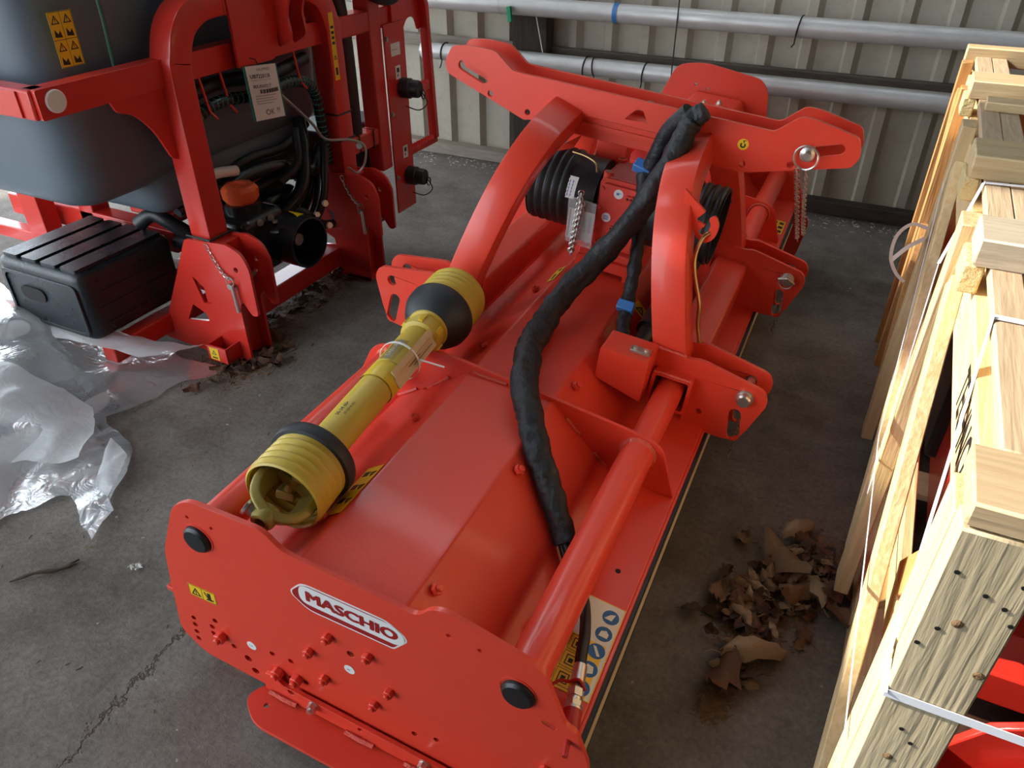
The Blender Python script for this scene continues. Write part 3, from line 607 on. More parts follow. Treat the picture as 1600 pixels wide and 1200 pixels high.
# clamp strap and bag with the chain on the left guard
MB().tube(spline([(-.185,1.475,.886),(-.14,1.462,.888),(-.10,1.448,.880),(-.085,1.425,.862)],6),.0028,8).obj('clamp_wire','brass',gl)
MB().lathe([(.070,0),(.090,0),(.094,.006),(.094,.022),(.070,.022)],(-.095,1.49,.77),(1,0,0),32,True).obj('clamp_ring','dull_zinc',gl)
P=Print(lambda u,v,t:(-.182+u,1.49-(.1112+t)*math.cos(.10+v/.1112),.770+(.1112+t)*math.sin(.10+v/.1112)))
for j in range(6): P.rect('paper',0,j*.011,.052,j*.011+.0111)
for i in range(4):
    for j in range(5): P.rect('sign_blue',.008+i*.010,.006+j*.010,.0105+i*.010,.014+j*.010,.0008)
P.build('serial_label',gl,'paper')
bag=E_=MB().plate([(-.125,.66),(-.135,.805),(-.045,.80),(-.040,.655)],[],1.345,1.3465,XZ).obj('document_bag','clear',MU)
P=Print(lambda u,v,t:(-.128+u,1.349-t,.672+v)); P.rect('paper',0,0,.082,.095); P.rect('logo_red',.002,.002,.008,.093,.0008)
for i,(tx,h) in enumerate((('BONDIOLI',.010),('& PAVESI',.010),('CE',.016))): P.text('ink',tx,.075-i*.016,.03,h=h*.8,rot=math.pi/2,t=.0009)
P.build('leaflet',bag,'paper')
chain((-.095,1.335,.83),(-.10,1.335,.625),22,0,'chain','zinc',bag,wire=.0022,r=.0075)
chain((-.085,1.33,.80),(-.095,1.33,.63),18,.0,'chain','zinc',bag,wire=.0022,r=.0075)
# hood labels
def slopeL(u,v,t,x0=-.114,y0=.30):  # u down the slope, v along
    c,s=math.cos(R(39)),math.sin(R(39)); return (x0-u*c-t*s,y0-v,.5665-u*s+t*c)
P=Print(lambda u,v,t:slopeL(u,v,t)); P.rect('sign_yellow',.0,0,.052,.16)
for i in range(3): warn_tri(P,.014,.03+i*.045,.010,.0012); P.rect('ink',.028,.018+i*.045,.044,.034+i*.045,.0012)
P.build('hood_label',hood,'sign_yellow')
P=Print(lambda u,v,t:slopeL(u,v,t,-.114,1.36)); P.rect('sign_yellow',.0,0,.030,.10); warn_tri(P,.014,.02,.010,.0012); P.rect('ink',.01,.05,.02,.09,.0012); P.build('hood_label',hood,'sign_yellow')
P=Print(lambda u,v,t:(.14+u*.77+t*.6,1.28+v,.5435-u*.64+t*.77)); P.rect('sign_yellow',0,0,.05,.05); warn_tri(P,.025,.025,.018); P.build('hood_label',hood,'sign_yellow')
P=Print(lambda u,v,t:(.39+u,2.45+v,.4127-(.10+u)*.042+t)); P.rect('sign_yellow',0,0,.06,.14)
for i in range(2):
    for j in range(3): P.rect('ink',.008+i*.028,.01+j*.045,.026+i*.028,.035+j*.045,.0009)
P.build('flange_label',hood,'sign_yellow')
# instruction label on the flange: column of blue discs and yellow pictogram block
P=Print(lambda u,v,t:(.370+u,.094+v,.4127-(.080+u)*.042+t)); P.rect('paper',0,0,.084,.230); P.frame('sign_yellow',.0,0,.084,.230,.0018,.0008)
P.rect('sign_yellow',.002,.002,.074,.128,.0007)
for i in range(5):
    y=.022+i*.044; P.disc('sign_blue',.060,y,.0175,.0011,24)
    shapes=[[(-.009,-.009),(.009,-.009),(.009,.004),(.0,.012),(-.009,.003)],[(-.008,-.006),(-.003,-.012),(.01,-.006),(.007,.008),(-.006,.010)],[(-.010,.010),(-.004,.010),(.010,-.009),(.004,-.011)],[(-.009,-.008),(.009,-.008),(.010,.002),(.003,.009),(-.007,.005)],[(-.012,-.007),(.004,-.008),(.008,.010),(-.002,.006)]]
    P.poly('paper',[(.060+a,y+b) for a,b in shapes[i]],.0014)
for i in range(3): P.frame('ink',.005,.006+i*.041,.040,.043+i*.041,.0009,.0011); P.frame('ink',.012,.013+i*.041,.033,.036+i*.041,.002,.0011); P.rect('ink',.018,.019+i*.041,.027,.029+i*.041,.0011); P.rect('ink',-.000,.012+i*.041,.003,.036+i*.041,.0011)
P.build('instruction_label',hood,'paper')
# ---------------- hydraulic hoses in their wrapped sleeve
hpts=[(.205,1.315,1.135),(.175,1.31,1.10),(.155,1.26,1.0),(.10,1.20,.845),(.03,1.15,.715),(-.02,1.06,.635),(-.02,.93,.605),(-.012,.84,.602),(.035,.69,.612),(.09,.59,.603),(.135,.53,.583),(.18,.485,.548),(.225,.445,.508),(.285,.39,.455)]
sp_=spline(hpts,16); nn=len(sp_); sc=[]
rr=random.Random(3)
for i in range(nn):
    t=i/(nn-1); b=1.0 if t<.55 else 1.0-.28*(t-.55)/.45
    if t<.05: b*=.75+.25*t/.05
    q=[]
    for j in range(20):
        th=2*math.pi*j/20; nz=noise.noise(Vector((math.cos(th)*1.1,math.sin(th)*1.1,t*30)))+.6*noise.noise(Vector((math.cos(th)*1.2,math.sin(th)*1.2,t*75)))
        q.append(b*(1.03+.20*nz)*(1+.12*math.cos(2*th+t*6)))
    sc.append(q)
hs=MB().sweep(sp_,circ(.0315,20),scale=sc).obj('hose_sleeve','sleeve',MU,ang=60)
MB().tube(spline([(.165,1.315,1.125),(.12,1.33,1.06),(.10,1.335,.99),(.085,1.34,.93)],6),.024,14).obj('second_sleeve','sleeve',hs,ang=60)
MB().tube(spline([(.286,.39,.452),(.335,.34,.425),(.372,.285,.425),(.398,.215,.432),(.410,.16,.434),(.417,.135,.434)],8),.0115,14).obj('hose_tail','black',hs)
MB().tube(spline([(.275,.395,.448),(.31,.36,.42),(.33,.33,.415)],6),.011,12).obj('hose_tail','black',hs)
d0=Vector((.417,.135,.434)); dd=Vector((.16,-.75,.0)).normalized()
ft=MB().cyl(d0-dd*.006,d0+dd*.034,.0135,18).obj('ferrule','zinc',hs,bevel=.001)
MB().cyl(d0+dd*.034,d0+dd*.045,.010,14).cyl(d0+dd*.045,d0+dd*.062,.0155,6).cyl(d0+dd*.062,d0+dd*.070,.013,16).cyl(d0+dd*.070,d0+dd*.082,.0165,6).cyl(d0+dd*.082,d0+dd*.090,.0165,20).obj('coupling','zinc',ft,bevel=.001)
MB().lathe([(0,0),(.017,0),(.0175,.04),(.015,.046),(.006,.05),(.005,.085),(0,.085)],d0+dd*.088,dd,20).obj('dust_cap','capred',ft)
q=d0+dd*.038; MB().tube(spline([q+Vector((.016,0,.0)),q+Vector((0,.004,.016)),q+Vector((-.016,0,.004)),q+Vector((-.035,-.006,.0)),q+Vector((-.06,-.045,-.01))],5),.0032,8).obj('cap_strap','capred',ft)
MB().lathe([(.0,0),(.028,0),(.028,.016),(.018,.03),(0,.03)],(.338,.215,.405),(0,0,1),20).obj('hood_plug','capred',hood)
# second sleeve that drops beside the gearbox, with blue clamps
s2=MB().sweep(spline([(.075,1.335,.93),(.095,1.30,.86),(.118,1.25,.78),(.135,1.20,.70),(.150,1.14,.62),(.165,1.08,.585),(.19,1.03,.57)],8),circ(.019,14),scale=[1+.10*math.sin(i*1.7)+.06*math.sin(i*.9) for i in range(49)]).obj('drop_sleeve','sleeve',MU,ang=60)
MB().box(-.026,.026,-.016,.016,-.014,.014).obj('blue_clamp','blueclip',s2,bevel=.003,loc=(.07,1.335,.945),rot=(R(30),R(10),R(-5)))
MB().box(-.024,.024,-.014,.014,-.016,.016).obj('blue_clamp','blueclip',s2,bevel=.003,loc=(.150,1.125,.628),rot=(R(40),0,0))
MB().tube([(.30,mir(1.05,1),.74),(.24,1.60,.79),(.235,1.52,.80)],.004,8).obj('cable_tie','ink',MU)
MB().box(.10,.125,1.45,1.49,.885,.905).obj('guard_latch','black',gr,bevel=.002)
# ------------------------------------------------ loose drive shaft lying on the mulcher
bpy.context.view_layer.update()
MUM=Euler((0,R(6.3),R(1.4))).to_matrix().to_4x4(); MUM.translation=Vector((-.731,.702,-.0516))
A_=Vector((-.214,.092,.598)); B_=Vector((-.280,.92,.613)); dS=(B_-A_).normalized()
ax_u=Vector((0,0,1)); ax_u=(ax_u-dS*dS.dot(ax_u)).normalized(); ax_r=dS.cross(ax_u)
Ms=Matrix(((ax_r.x,dS.x,ax_u.x,A_.x),(ax_r.y,dS.y,ax_u.y,A_.y),(ax_r.z,dS.z,ax_u.z,A_.z),(0,0,0,1)))
W=MUM@Ms
DS=E('drive_shaft','yellow guarded drive shaft lying on the red mulcher hood','drive shaft',W.translation,W.to_euler())
ay=(0,1,0)
prof=[]; t=.0; r=.080
prof=[(.076,.004),(.079,.0),(.083,.003)]
for i in range(5):
    h=.010+i*.020; q=.0815-i*.0005; prof+=[(q,h),(q+.0035,h+.006),(q+.0035,h+.012),(q-.001,h+.018)]
prof+=[(.080,.112),(.060,.128),(.046,.150),(.042,.165)]
inner=[(a-.0035,b+.001) for a,b in reversed(prof[2:])]
bell=MB().lathe(prof+inner,(0,0,0),ay,48,True).obj('near_bell','yellow',DS,ang=50)
ring=MB().lathe([(.083,.096),(.0905,.098),(.0925,.106),(.0925,.122),(.0895,.127),(.060,.136),(.052,.136),(.075,.120)],(0,0,0),ay,48,True).obj('bell_collar','rubber',DS,ang=40)
tube=MB().lathe([(.0385,.14),(.0405,.15),(.0405,.44),(.0425,.442),(.0425,.60),(.038,.61),(.03,.61)],(0,0,0),ay,36).obj('guard_tube','yellow',DS,ang=40)
MB().lathe([(.0428,.375),(.0432,.377),(.0432,.435),(.0428,.437)],(0,0,0),ay,36).obj('yellow_band','yellow2',tube)
MB().lathe([(.030,.60),(.045,.602),(.052,.606),(.053,.630),(.049,.634),(.049,.650),(.055,.652),(.056,.664),(.040,.668)],(0,0,0),ay,36,True).obj('bearing_collar','yellow',tube,ang=40)
for k in range(6):
    q=2*math.pi*k/6; MB().box(-.007,.007,.610,.640,.050,.0565,Matrix.Rotation(q,4,'Y')).obj('collar_clip','yellow2',tube,bevel=.001)
cone=MB().lathe([(.050,.655),(.060,.662),(.082,.690),(.0925,.715),(.0935,.735),(.090,.742),(.07,.742)],(0,0,0),ay,48).obj('rubber_cone','rubber',DS,ang=40)
prof=[(.080,.735)]
for i in range(5):
    h=.740+i*.021; prof+=[(.083,h),(.0875,h+.006),(.0875,h+.013),(.0825,h+.019)]
prof+=[(.084,.846),(.078,.846),(.078,.74)]
MB().lathe(prof,(0,0,0),ay,48,True).obj('far_bell','yellow',DS,ang=50)
# yoke in the near mouth
Ry=Matrix.Rotation(R(28),4,'Y')
arm=spline([(-.040,.060,.0),(-.046,.030,0),(-.048,-.002,0),(-.036,-.030,0),(-.012,-.044,0),(.012,-.044,0),(.036,-.030,0),(.048,-.002,0),(.046,.030,0),(.040,.060,0)],5)
yk=MB().sweep([Ry@p for p in arm],rrect(.021,.050,.006),up=(0,0,1)); y=yk.obj('outer_yoke','olive',DS,bevel=.002)
MB().lathe([(.012,-.072),(.020,-.072),(.024,-.066),(.026,-.040),(.012,-.040)],(0,0,0),ay,24,True).obj('yoke_hub','olive',y)
MB().cyl(Ry@Vector((-.034,-.058,-.004)),Ry@Vector((-.016,-.056,-.004)),.012,14).lathe([(0,0),(.016,0),(.016,.006),(0,.008)],Ry@Vector((-.036,-.058,-.004)),Ry@Vector((-1,0,0)),16).obj('lock_button','zinc',y)
MB().cyl(Ry@Vector((-.052,.045,0)),Ry@Vector((.052,.045,0)),.012,16).cyl(Ry@Vector((0,.045,-.045)),Ry@Vector((0,.045,.045)),.012,16).obj('cross_journal','olive',y,bevel=.001)
arm2=[Vector((0,.090-(p.y-.0),p.x*.92)) for p in arm]
MB().sweep([Ry@p for p in arm2],rrect(.020,.040,.006),up=(1,0,0)).obj('inner_yoke','olive',DS,bevel=.002)
MB().lathe([(.0,.155),(.040,.155),(.040,.125),(.0,.125)],(0,0,0),ay,20).obj('bearing_end','olive',y)
# printed bits
def wrap(y0,a0,rad): return lambda u,v,t:((rad+t)*math.sin(a0+u/rad),y0+v,(rad+t)*math.cos(a0+u/rad))
P=Print(wrap(.445,R(-12),.0427))
for i in range(8): P.rect('grey_ink' if i in(3,4) else 'olive',-.018+i*.0045,0,-.0138+i*.0045,.085,.0006)
P.text('kraft','DANGER',.002,.012,h=.011,rot=math.pi/2,t=.0012); P.build('danger_plate',tube,'olive')
P=Print(wrap(.22,R(-5),.0407)); P.text('ink','50-34 60\u2022',.0,.0,h=.009,bold=.01,rot=math.pi/2,t=.0005); P.text('ink','(0-3)0+6-(0)',.014,.01,h=.008,rot=math.pi/2,t=.0005); P.build('stamped_print',tube,'ink')
pp=MB()
vs=[];fs=[]
nu=8
for j in range(2):
    for i in range(nu+1):
        q=R(32)+R(55)*i/nu; rad=.0455+ (.006 if i in(0,) else 0)+.004*math.sin(i*.9)
        for l in (0,.0035): vs.append(((rad+l)*math.sin(q),.40+.20*j,(rad+l)*math.cos(q)))
def vid(j,i,l): return (j*(nu+1)+i)*2+l
for i in range(nu):
    fs+=[(vid(0,i,1),vid(0,i+1,1),vid(1,i+1,1),vid(1,i,1)),(vid(0,i,0),vid(1,i,0),vid(1,i+1,0),vid(0,i+1,0)),(vid(0,i,0),vid(0,i+1,0),vid(0,i+1,1),vid(0,i,1)),(vid(1,i,0),vid(1,i,1),vid(1,i+1,1),vid(1,i+1,0))]
fs+=[(vid(0,0,0),vid(0,0,1),vid(1,0,1),vid(1,0,0)),(vid(0,nu,0),vid(1,nu,0),vid(1,nu,1),vid(0,nu,1))]
pm_=pp.add(vs,fs).obj('folded_leaflet','kraft',DS,ang=60)
P=Print(wrap(.41,R(60),.0505))
for i in range(4): P.rect('ink',-.016+i*.008,.01+i*.02,-.0145+i*.008,.11+(i%2)*.06,.0004)
P.build('leaflet_print',pm_,'ink')
MB().lathe([(.052,.498),(.0535,.498),(.0535,.504),(.052,.504)],(0,0,0),ay,32,True).obj('zip_tie','white',DS)
MB().tube(spline([(.050,.501,.020),(.075,.500,.022),(.115,.505,.018)],6),.0022,8).obj('zip_tie_tail','white',DS)
# ------------------------------------------------ mounted sprayer on the left
K=.952; SB=Vector((-2.2,2.33,0))
SPR=E('mounted_sprayer','red framed sprayer with dark grey plastic tank beside the plastic film','sprayer',(SB.x*K,SB.y*K,0)); SPR.scale=(K,K,K)
class SM(MB):
    def obj(s,*a,**k):
        s.v=[(p[0]-SB.x,p[1]-SB.y,p[2]) for p in s.v]; return MB.obj(s,*a,**k)
class SPrint(Print):
    def poly(s,mat,pts,t=.0005,holes=()):
        s.g.setdefault(mat,SM()).plate(pts,holes,0.0,t,s.mp); return s
    def text(s,mat,body,x,y,w=None,h=None,bold=0,t=.0009,rot=0):
        vs,fs,W,H=text2d(body,w,h,bold); c,sn=math.cos(rot),math.sin(rot)
        s.g.setdefault(mat,SM()).add([s.mp(x+a*c-b*sn,y+a*sn+b*c,t) for a,b in vs],fs); return s
def rbox(x0,x1,y0,y1,z0,z1,r,n=6,taper=0.0):
    # box with large rounded edges, rings stacked in z
    m=SM(); rings=[]
    zs=[]
    for i in range(n+1): q=math.pi/2*i/n; zs.append((z0+r-r*math.cos(q),r-r*math.sin(q)))
    zs+= [(z1-r+r*math.sin(math.pi/2*i/n),r-r*math.cos(math.pi/2*i/n)) for i in range(n+1)]
    vs=[];fs=[]; k=None
    for z,ins in zs:
        tt=taper*(z1-z)/(z1-z0); a=rnd([(x0+ins+tt,y0+ins+tt),(x1-ins-tt,y0+ins+tt),(x1-ins-tt,y1-ins-tt),(x0+ins+tt,y1-ins-tt)],max(.02,r*1.6-ins),8); k=len(a); vs+=[(x,y,z) for x,y in a]
    for i in range(len(zs)-1):
        for j in range(k): fs.append((i*k+j,i*k+(j+1)%k,(i+1)*k+(j+1)%k,(i+1)*k+j))
    fs+=[tuple(range(k))[::-1],tuple((len(zs)-1)*k+j for j in range(k))]
    return m.add(vs,fs)
tank=rbox(-3.35,-2.29,1.50,2.92,.67,1.75,.10,6,.05).obj('tank','tank',SPR,ang=60)
rbox(-3.15,-2.34,1.85,2.75,.56,.74,.06,4).obj('tank_sump','tank',tank,ang=60)
MBs=SM
SM().tube([(-2.272,1.765,1.08),(-2.262,1.765,1.25),(-2.262,1.765,1.70)],.007,10).obj('tank_seam','darkgreen',tank)
P=SPrint(lambda u,v,t:(-2.276+.02*(v-.08)+t,1.592+u,1.148+v)); P.rect('sign_yellow',0,0,.080,.152); P.frame('ink',.001,.001,.079,.151,.001,.0008); P.line('ink',(.04,.0),(.04,.152),.001); P.line('ink',(.0,.076),(.08,.076),.0015)
for cx in (.02,.06):
    for cy in (.056,.130): warn_tri(P,cx,cy,.014)
    for cy in (.018,.094): P.poly('ink',[(cx-.012,cy-.010),(cx+.012,cy-.012),(cx+.008,cy+.008),(cx,cy-.002),(cx-.010,cy+.012)],.0009)
P.build('warning_label',tank,'sign_yellow')
P=SPrint(lambda u,v,t:(-2.62+u,1.498-t,1.10+v)); P.rect('paper',0,0,.10,.13); P.rect('grey_ink',.01,.03,.08,.06,.0008); P.build('tank_label',tank,'paper')
# inverted-U headstock
up=[(1.918,.43),(1.918,1.03),(1.930,1.13),(1.972,1.215),(2.05,1.262),(2.14,1.272),(2.2,1.272)]
full=[(y,z) for y,z in up]+[(4.663-y,z) for y,z in reversed(up)]
sp2=spline([(-2.195,y,z) for y,z in full],4)
us=SM().sweep(sp2,rrect(.094,.094,.007,2),up=(1,0,0)).obj('headstock','red2',SPR,ang=30)
for y in (2.16,2.50): SM().tube([(-2.147,y,1.225),(-2.147,y,1.318)],.003,6).obj('weld_bead','red2',us)
# tank ring
tr=SM().plate(rnd([(1.42,1.045),(1.42,1.13),(2.88,1.13),(2.88,1.045)],.008),[],-2.245,-2.185,lambda y,z,t:(t,y,z)).obj('tank_ring','red2',SPR,bevel=.006)
SM().box(-3.3,-2.20,1.41,1.47,1.045,1.13).obj('ring_side','red2',tr,bevel=.006)
SM().box(-2.70,-2.25,1.404,1.41,1.05,1.125).obj('end_plate','red2',tr,bevel=.001)
SM().cyl((-2.40,1.402,1.09),(-2.40,1.406,1.09),.006,10).obj('end_hole','ink',tr)
SM().lathe([(0,.006),(.030,.006),(.033,.003),(.033,0),(0,0)],(-2.185,1.475,1.09),(1,0,0),24).obj('reflector','white',tr)
SM().plate(rnd([(1.66,1.05),(1.68,1.005),(1.74,.985,.05),(1.80,.92,.06),(1.845,.815),(1.875,.80),(1.875,1.05)],.012,5),[],-2.215,-2.205,lambda y,z,t:(t,y,z)).obj('gusset','red2',tr,bevel=.001)
for y in (2.02,2.12,2.52): SM().tube([(-2.19,y,1.05),(-2.185,y+.015,.93),(-2.17,y+.03,.90)],.005,8).obj('hose_hanger','red2',tr)
# top-link plates
tp=SM().plate(rnd([(2.17,1.05),(2.17,1.42),(2.40,1.42),(2.40,1.15),(2.36,1.05)],.012),[],-2.152,-2.140,lambda y,z,t:(t,y,z)).obj('top_link_plate','red2',SPR,bevel=.002)
for y in (2.40,2.485): SM().plate(rnd([(-2.15,1.08),(-2.15,1.5),(-2.06,1.5),(-2.05,1.30),(-2.09,1.20),(-2.08,1.12)],.02),[],y,y+.012,XZ).obj('top_link_cheek','red2',tp,bevel=.002)
SM().hexbolt((-2.145,2.32,1.30),(1,0,0),.02,.012,.026).obj('bolt','dull_zinc',tp)
# feet: two clevis legs
def foot(dy,near):
    o=rnd([(-2.52,.015),(-2.45,.17),(-2.265,.50),(-2.06,.515),(-1.995,.49,.05),(-1.970,.43),(-1.970,.24,.02),(-2.0,.235,.02),(-2.035,.29,.02),(-2.055,.26,.01),(-2.055,.0),(-2.22,-.0)],.015)
    hs=[rnd([(-2.275,.345),(-2.245,.235),(-2.20,.24),(-2.215,.30)],.006),rnd([(-2.36,.135),(-2.31,.215),(-2.245,.185),(-2.24,.155)],.006),hole(-2.035,.42,.011,12)]
    l=SM().plate(o,hs,1.855+dy,1.867+dy,XZ).obj('mounting_leg','red2',SPR,bevel=.0015)
    o2=rnd([(-2.20,.02),(-2.20,.50),(-2.06,.515),(-1.995,.49,.05),(-1.970,.43),(-1.970,.24,.02),(-2.0,.235,.02),(-2.035,.29,.02),(-2.055,.26,.01),(-2.055,.0)],.015)
    SM().plate(o2,[hole(-2.035,.42,.011,12),hole(-2.05,.37,.009,10)],1.965+dy,1.977+dy,XZ).obj('leg_cheek','red2',l,bevel=.0015)
    SM().box(-2.24,-2.10,1.867+dy,1.965+dy,.01,.50).obj('leg_box','red2',l,bevel=.002)
    SM().box(-2.20,-2.055,1.855+dy,1.977+dy,.0,.012).obj('foot_plate','red2',l)
    SM().cyl((-2.065,1.835+dy,.353),(-2.065,1.99+dy,.353),.012,14).obj('link_pin','dull_zinc',l)
    return l
l1=foot(0,True); l2=foot(.825,False)
for l,dy in ((l1,0),(l2,.825)):
    m=SM()
    class _: pass
    pts=[Vector((-2.155,1.85+dy,.50)),Vector((-2.06,1.845+dy,.38))]
    c=chain(tuple(pts[0]-SB),tuple(pts[1]-SB),12,.03,'chain','zinc',l)
    ring=[Vector((-2.06,1.838+dy,.375))+Vector((.018*math.cos(q),0,.018*math.sin(q)))-SB for q in [2*math.pi*i/20 for i in range(20)]]
    MB().sweep(ring,circ(.002,6),closed=True,up=(0,1,0)).obj('ring','zinc',l)
    SM().cyl((-2.055,1.84+dy,.36),(-2.048,1.838+dy,.25),.008,10).obj('clip_pin','zinc',l)
bk=SM().box(-2.20,-2.10,1.775,1.785,.035,.10).box(-2.20,-2.10,1.785,1.855,.030,.040).box(-2.20,-2.192,1.775,1.855,.035,.10).box(-2.108,-2.10,1.775,1.855,.035,.10).obj('stand_socket','red2',l1,bevel=.002)
P=SPrint(lambda u,v,t:(-2.185+u,1.7748-t,.042+v)); P.rect('sign_yellow',0,0,.045,.052); warn_tri(P,.022,.032,.012); P.rect('ink',.01,.006,.035,.012,.0009); P.build('warning_label',bk,'sign_yellow')
for y in (1.88,):
    SM().tube([(-2.25,1.86,.515),(-2.14,1.86,.512),(-2.14,1.975,.512),(-2.25,1.975,.515)],.005,8,closed=True).obj('cable_tie','ink',us)
# chassis bars
ch_=SM().box(-2.32,-2.22,1.95,2.70,.05,.14).obj('cross_beam','red2',SPR,bevel=.006)
SM().box(-2.53,-2.46,1.57,2.2,.055,.135).obj('side_beam','red2',ch_,bevel=.006)
SM().box(-2.60,-2.50,2.0,2.9,.50,.60).obj('tank_bearer','red2',ch_,bevel=.006)
SM().box(-2.60,-2.50,1.50,1.60,.14,.52).obj('bearer_leg','red2',ch_,bevel=.006) if False else None
SM().box(-3.12,-3.02,1.95,2.9,.50,.62).obj('tank_bearer','red2',ch_,bevel=.006)
for y in (2.05,2.75): SM().box(-3.12,-3.03,y,y+.09,.0,.55).obj('bearer_leg','red2',ch_,bevel=.006)
SM().box(-3.6,-2.56,2.05,2.13,.30,.40).obj('side_beam','red2',ch_,bevel=.006)
SM().box(-3.36,-3.24,1.95,2.03,.05,.60).obj('bearer_leg','red2',ch_,bevel=.004); SM().box(-3.75,-2.95,1.96,2.02,.22,.28).obj('side_beam','red2',ch_,bevel=.004); SM().box(-3.75,-2.60,2.3,2.36,.40,.62).obj('back_plate','red2',ch_,bevel=.004); SM().box(-2.66,-2.56,1.96,2.9,.50,.56).obj('tank_bearer','red2',ch_,bevel=.006); SM().box(-2.58,-2.54,2.02,2.9,.43,.47).obj('tank_bearer','red2',ch_,bevel=.006)
SM().box(-2.62,-2.28,1.98,2.06,.20,.27).obj('side_beam','red2',ch_,bevel=.004)
SM().box(-2.60,-2.30,2.06,2.30,.245,.26).obj('tray','dull_zinc',ch_)
# black plastic box with ribbed lid
bxm=rbox(-2.95,-2.50,1.545,1.99,.15,.425,.028,4,-.0).obj('storage_box','boxblack',SPR,ang=50)
for i in range(4):
    x=-2.885+i*.106; SM().plate(rnd([(x-.041,1.565),(x+.041,1.565),(x+.041,1.965),(x-.041,1.965)],.01),[],.420,.437,XY).obj('lid_rib','boxblack',bxm,bevel=.004)
for z in (.20,.27,.33): SM().box(-2.503,-2.496,1.60,1.95,z,z+.008).obj('side_rib','boxblack',bxm,bevel=.002)
SM().plate(rnd([(-2.93,.17),(-2.93,.385),(-2.52,.385),(-2.52,.17)],.03),[rnd([(-2.915,.185),(-2.535,.185),(-2.535,.37),(-2.915,.37)],.03)],1.538,1.548,XZ).obj('front_rim','boxblack',bxm,bevel=.003)
SM().plate(slot((-2.82,.30),(-2.74,.30),.028,6),[],1.538,1.55,XZ).obj('hand_grip','dark',bxm)
SM().tube(spline([(-2.62,1.95,.46),(-2.56,1.98,.50),(-2.50,2.0,.47),(-2.45,2.05,.40)],6),.03,14).obj('drain_hose','black',bxm)
SM().tube([(-2.52,2.03,.37),(-2.25,2.03,.40)],.028,14).obj('suction_pipe','black',bxm)
# pump
pu_=rbox(-2.36,-2.12,2.02,2.26,.28,.52,.03,3).obj('pump','black_gloss',SPR,ang=40)
SM().lathe([(.04,0),(.055,0),(.070,.02),(.072,.055),(.060,.072),(.030,.075),(.028,.060),(0,.060)],(-2.22,2.13,.555),(0,0,1),8).obj('pump_cap','orange',pu_,bevel=.004)
SM().cyl((-2.22,2.13,.50),(-2.22,2.13,.56),.075,20).obj('pump_neck','black_gloss',pu_)
for k in range(6):
    q=k*math.pi/3+.3
    SM().tube([(-2.24,2.14,.42),(-2.24+.16*math.cos(q),2.14+.16*math.sin(q),.43)],.038,14).obj('pump_head','black_gloss',pu_,bevel=.004)
    SM().hexbolt((-2.24+.13*math.cos(q),2.14+.13*math.sin(q),.472),(0,0,1),.012,.01).obj('bolt','dull_zinc',pu_)
for y,z in ((2.06,.34),(2.10,.50),(2.16,.50),(2.20,.36)): SM().hexbolt((-2.118,y,z),(1,0,0),.011,.008,.014).obj('bolt','dull_zinc',pu_)
gd=SM().lathe([(.095,.0),(.100,.002),(.104,.08),(.104,.22),(.100,.222),(.095,.22),(.095,.0)],(-2.22,2.245,.385),(1,-.05,0),40,True).obj('shaft_guard','black_gloss',pu_,ang=40)
P=SPrint(lambda u,v,t:(-2.12+v,2.245+(.1045+t)*math.sin(u/.1045),.385+(.1045+t)*math.cos(u/.1045))); 
P.poly('sign_yellow',[(-.07+i*.02,.0) for i in range(6)]+[(.03-i*.02,.075) for i in range(6)]); P.poly('ink',[(-.05,.02),(-.02,.02),(-.03,.05)],.001); P.build('guard_label',gd,'sign_yellow')
SM().cyl((-2.2,2.245,.385),(-2.06,2.24,.385),.025,12).obj('stub_shaft','dull_zinc',gd)
rh=random.Random(5)
for i,(pts,r) in enumerate([([(-2.25,2.32,.40),(-2.20,2.45,.50),(-2.24,2.55,.62),(-2.3,2.62,.75)],.030),([(-2.30,2.05,.58),(-2.28,2.25,.62),(-2.26,2.45,.60),(-2.3,2.68,.50)],.030),([(-2.2,2.28,.30),(-2.15,2.42,.36),(-2.14,2.52,.46),(-2.18,2.62,.66)],.018),([(-2.3,2.5,.30),(-2.25,2.58,.48),(-2.3,2.66,.60)],.022),([(-2.38,1.95,.55),(-2.36,2.10,.585),(-2.36,2.30,.57)],.024),([(-2.24,2.4,.25),(-2.2,2.52,.40),(-2.22,2.6,.52)],.016)]):
    SM().tube(spline(pts,6),r,12).obj('pump_hose','black_gloss',pu_,ang=60)
for p in ((-2.14,2.46,.40),(-2.12,2.50,.44),(-2.13,2.52,.33),(-2.16,2.56,.52)): SM().hexbolt(p,(.7,-.5,.3),.012,.014,.014).obj('hose_fitting','zinc',pu_)
SM().tube(spline([(-2.28,2.01,.655),(-2.28,2.08,.675),(-2.28,2.19,.655)],6),.020,14).obj('white_pipe','white',pu_)
for pts,r in (([(-2.30,2.30,.45),(-2.2,2.42,.42),(-2.16,2.5,.34),(-2.18,2.6,.30)],.020),([(-2.34,2.30,.52),(-2.28,2.44,.56),(-2.22,2.56,.55),(-2.25,2.68,.62)],.026),([(-2.36,2.1,.60),(-2.32,2.3,.66),(-2.3,2.5,.66),(-2.3,2.66,.72)],.020),([(-2.22,2.36,.56),(-2.2,2.46,.62),(-2.24,2.52,.74)],.016),([(-2.40,2.0,.35),(-2.36,2.1,.30),(-2.3,2.2,.24),(-2.28,2.4,.22)],.026)): SM().tube(spline(pts,6),r,12).obj('pump_hose','black',pu_,ang=60)
rbox(-2.42,-2.26,2.30,2.52,.28,.50,.03,3).obj('control_block','black_gloss',pu_,ang=40)
rbox(-2.46,-2.30,2.05,2.30,.16,.34,.03,3).obj('pump_sump','black_gloss',pu_,ang=40)
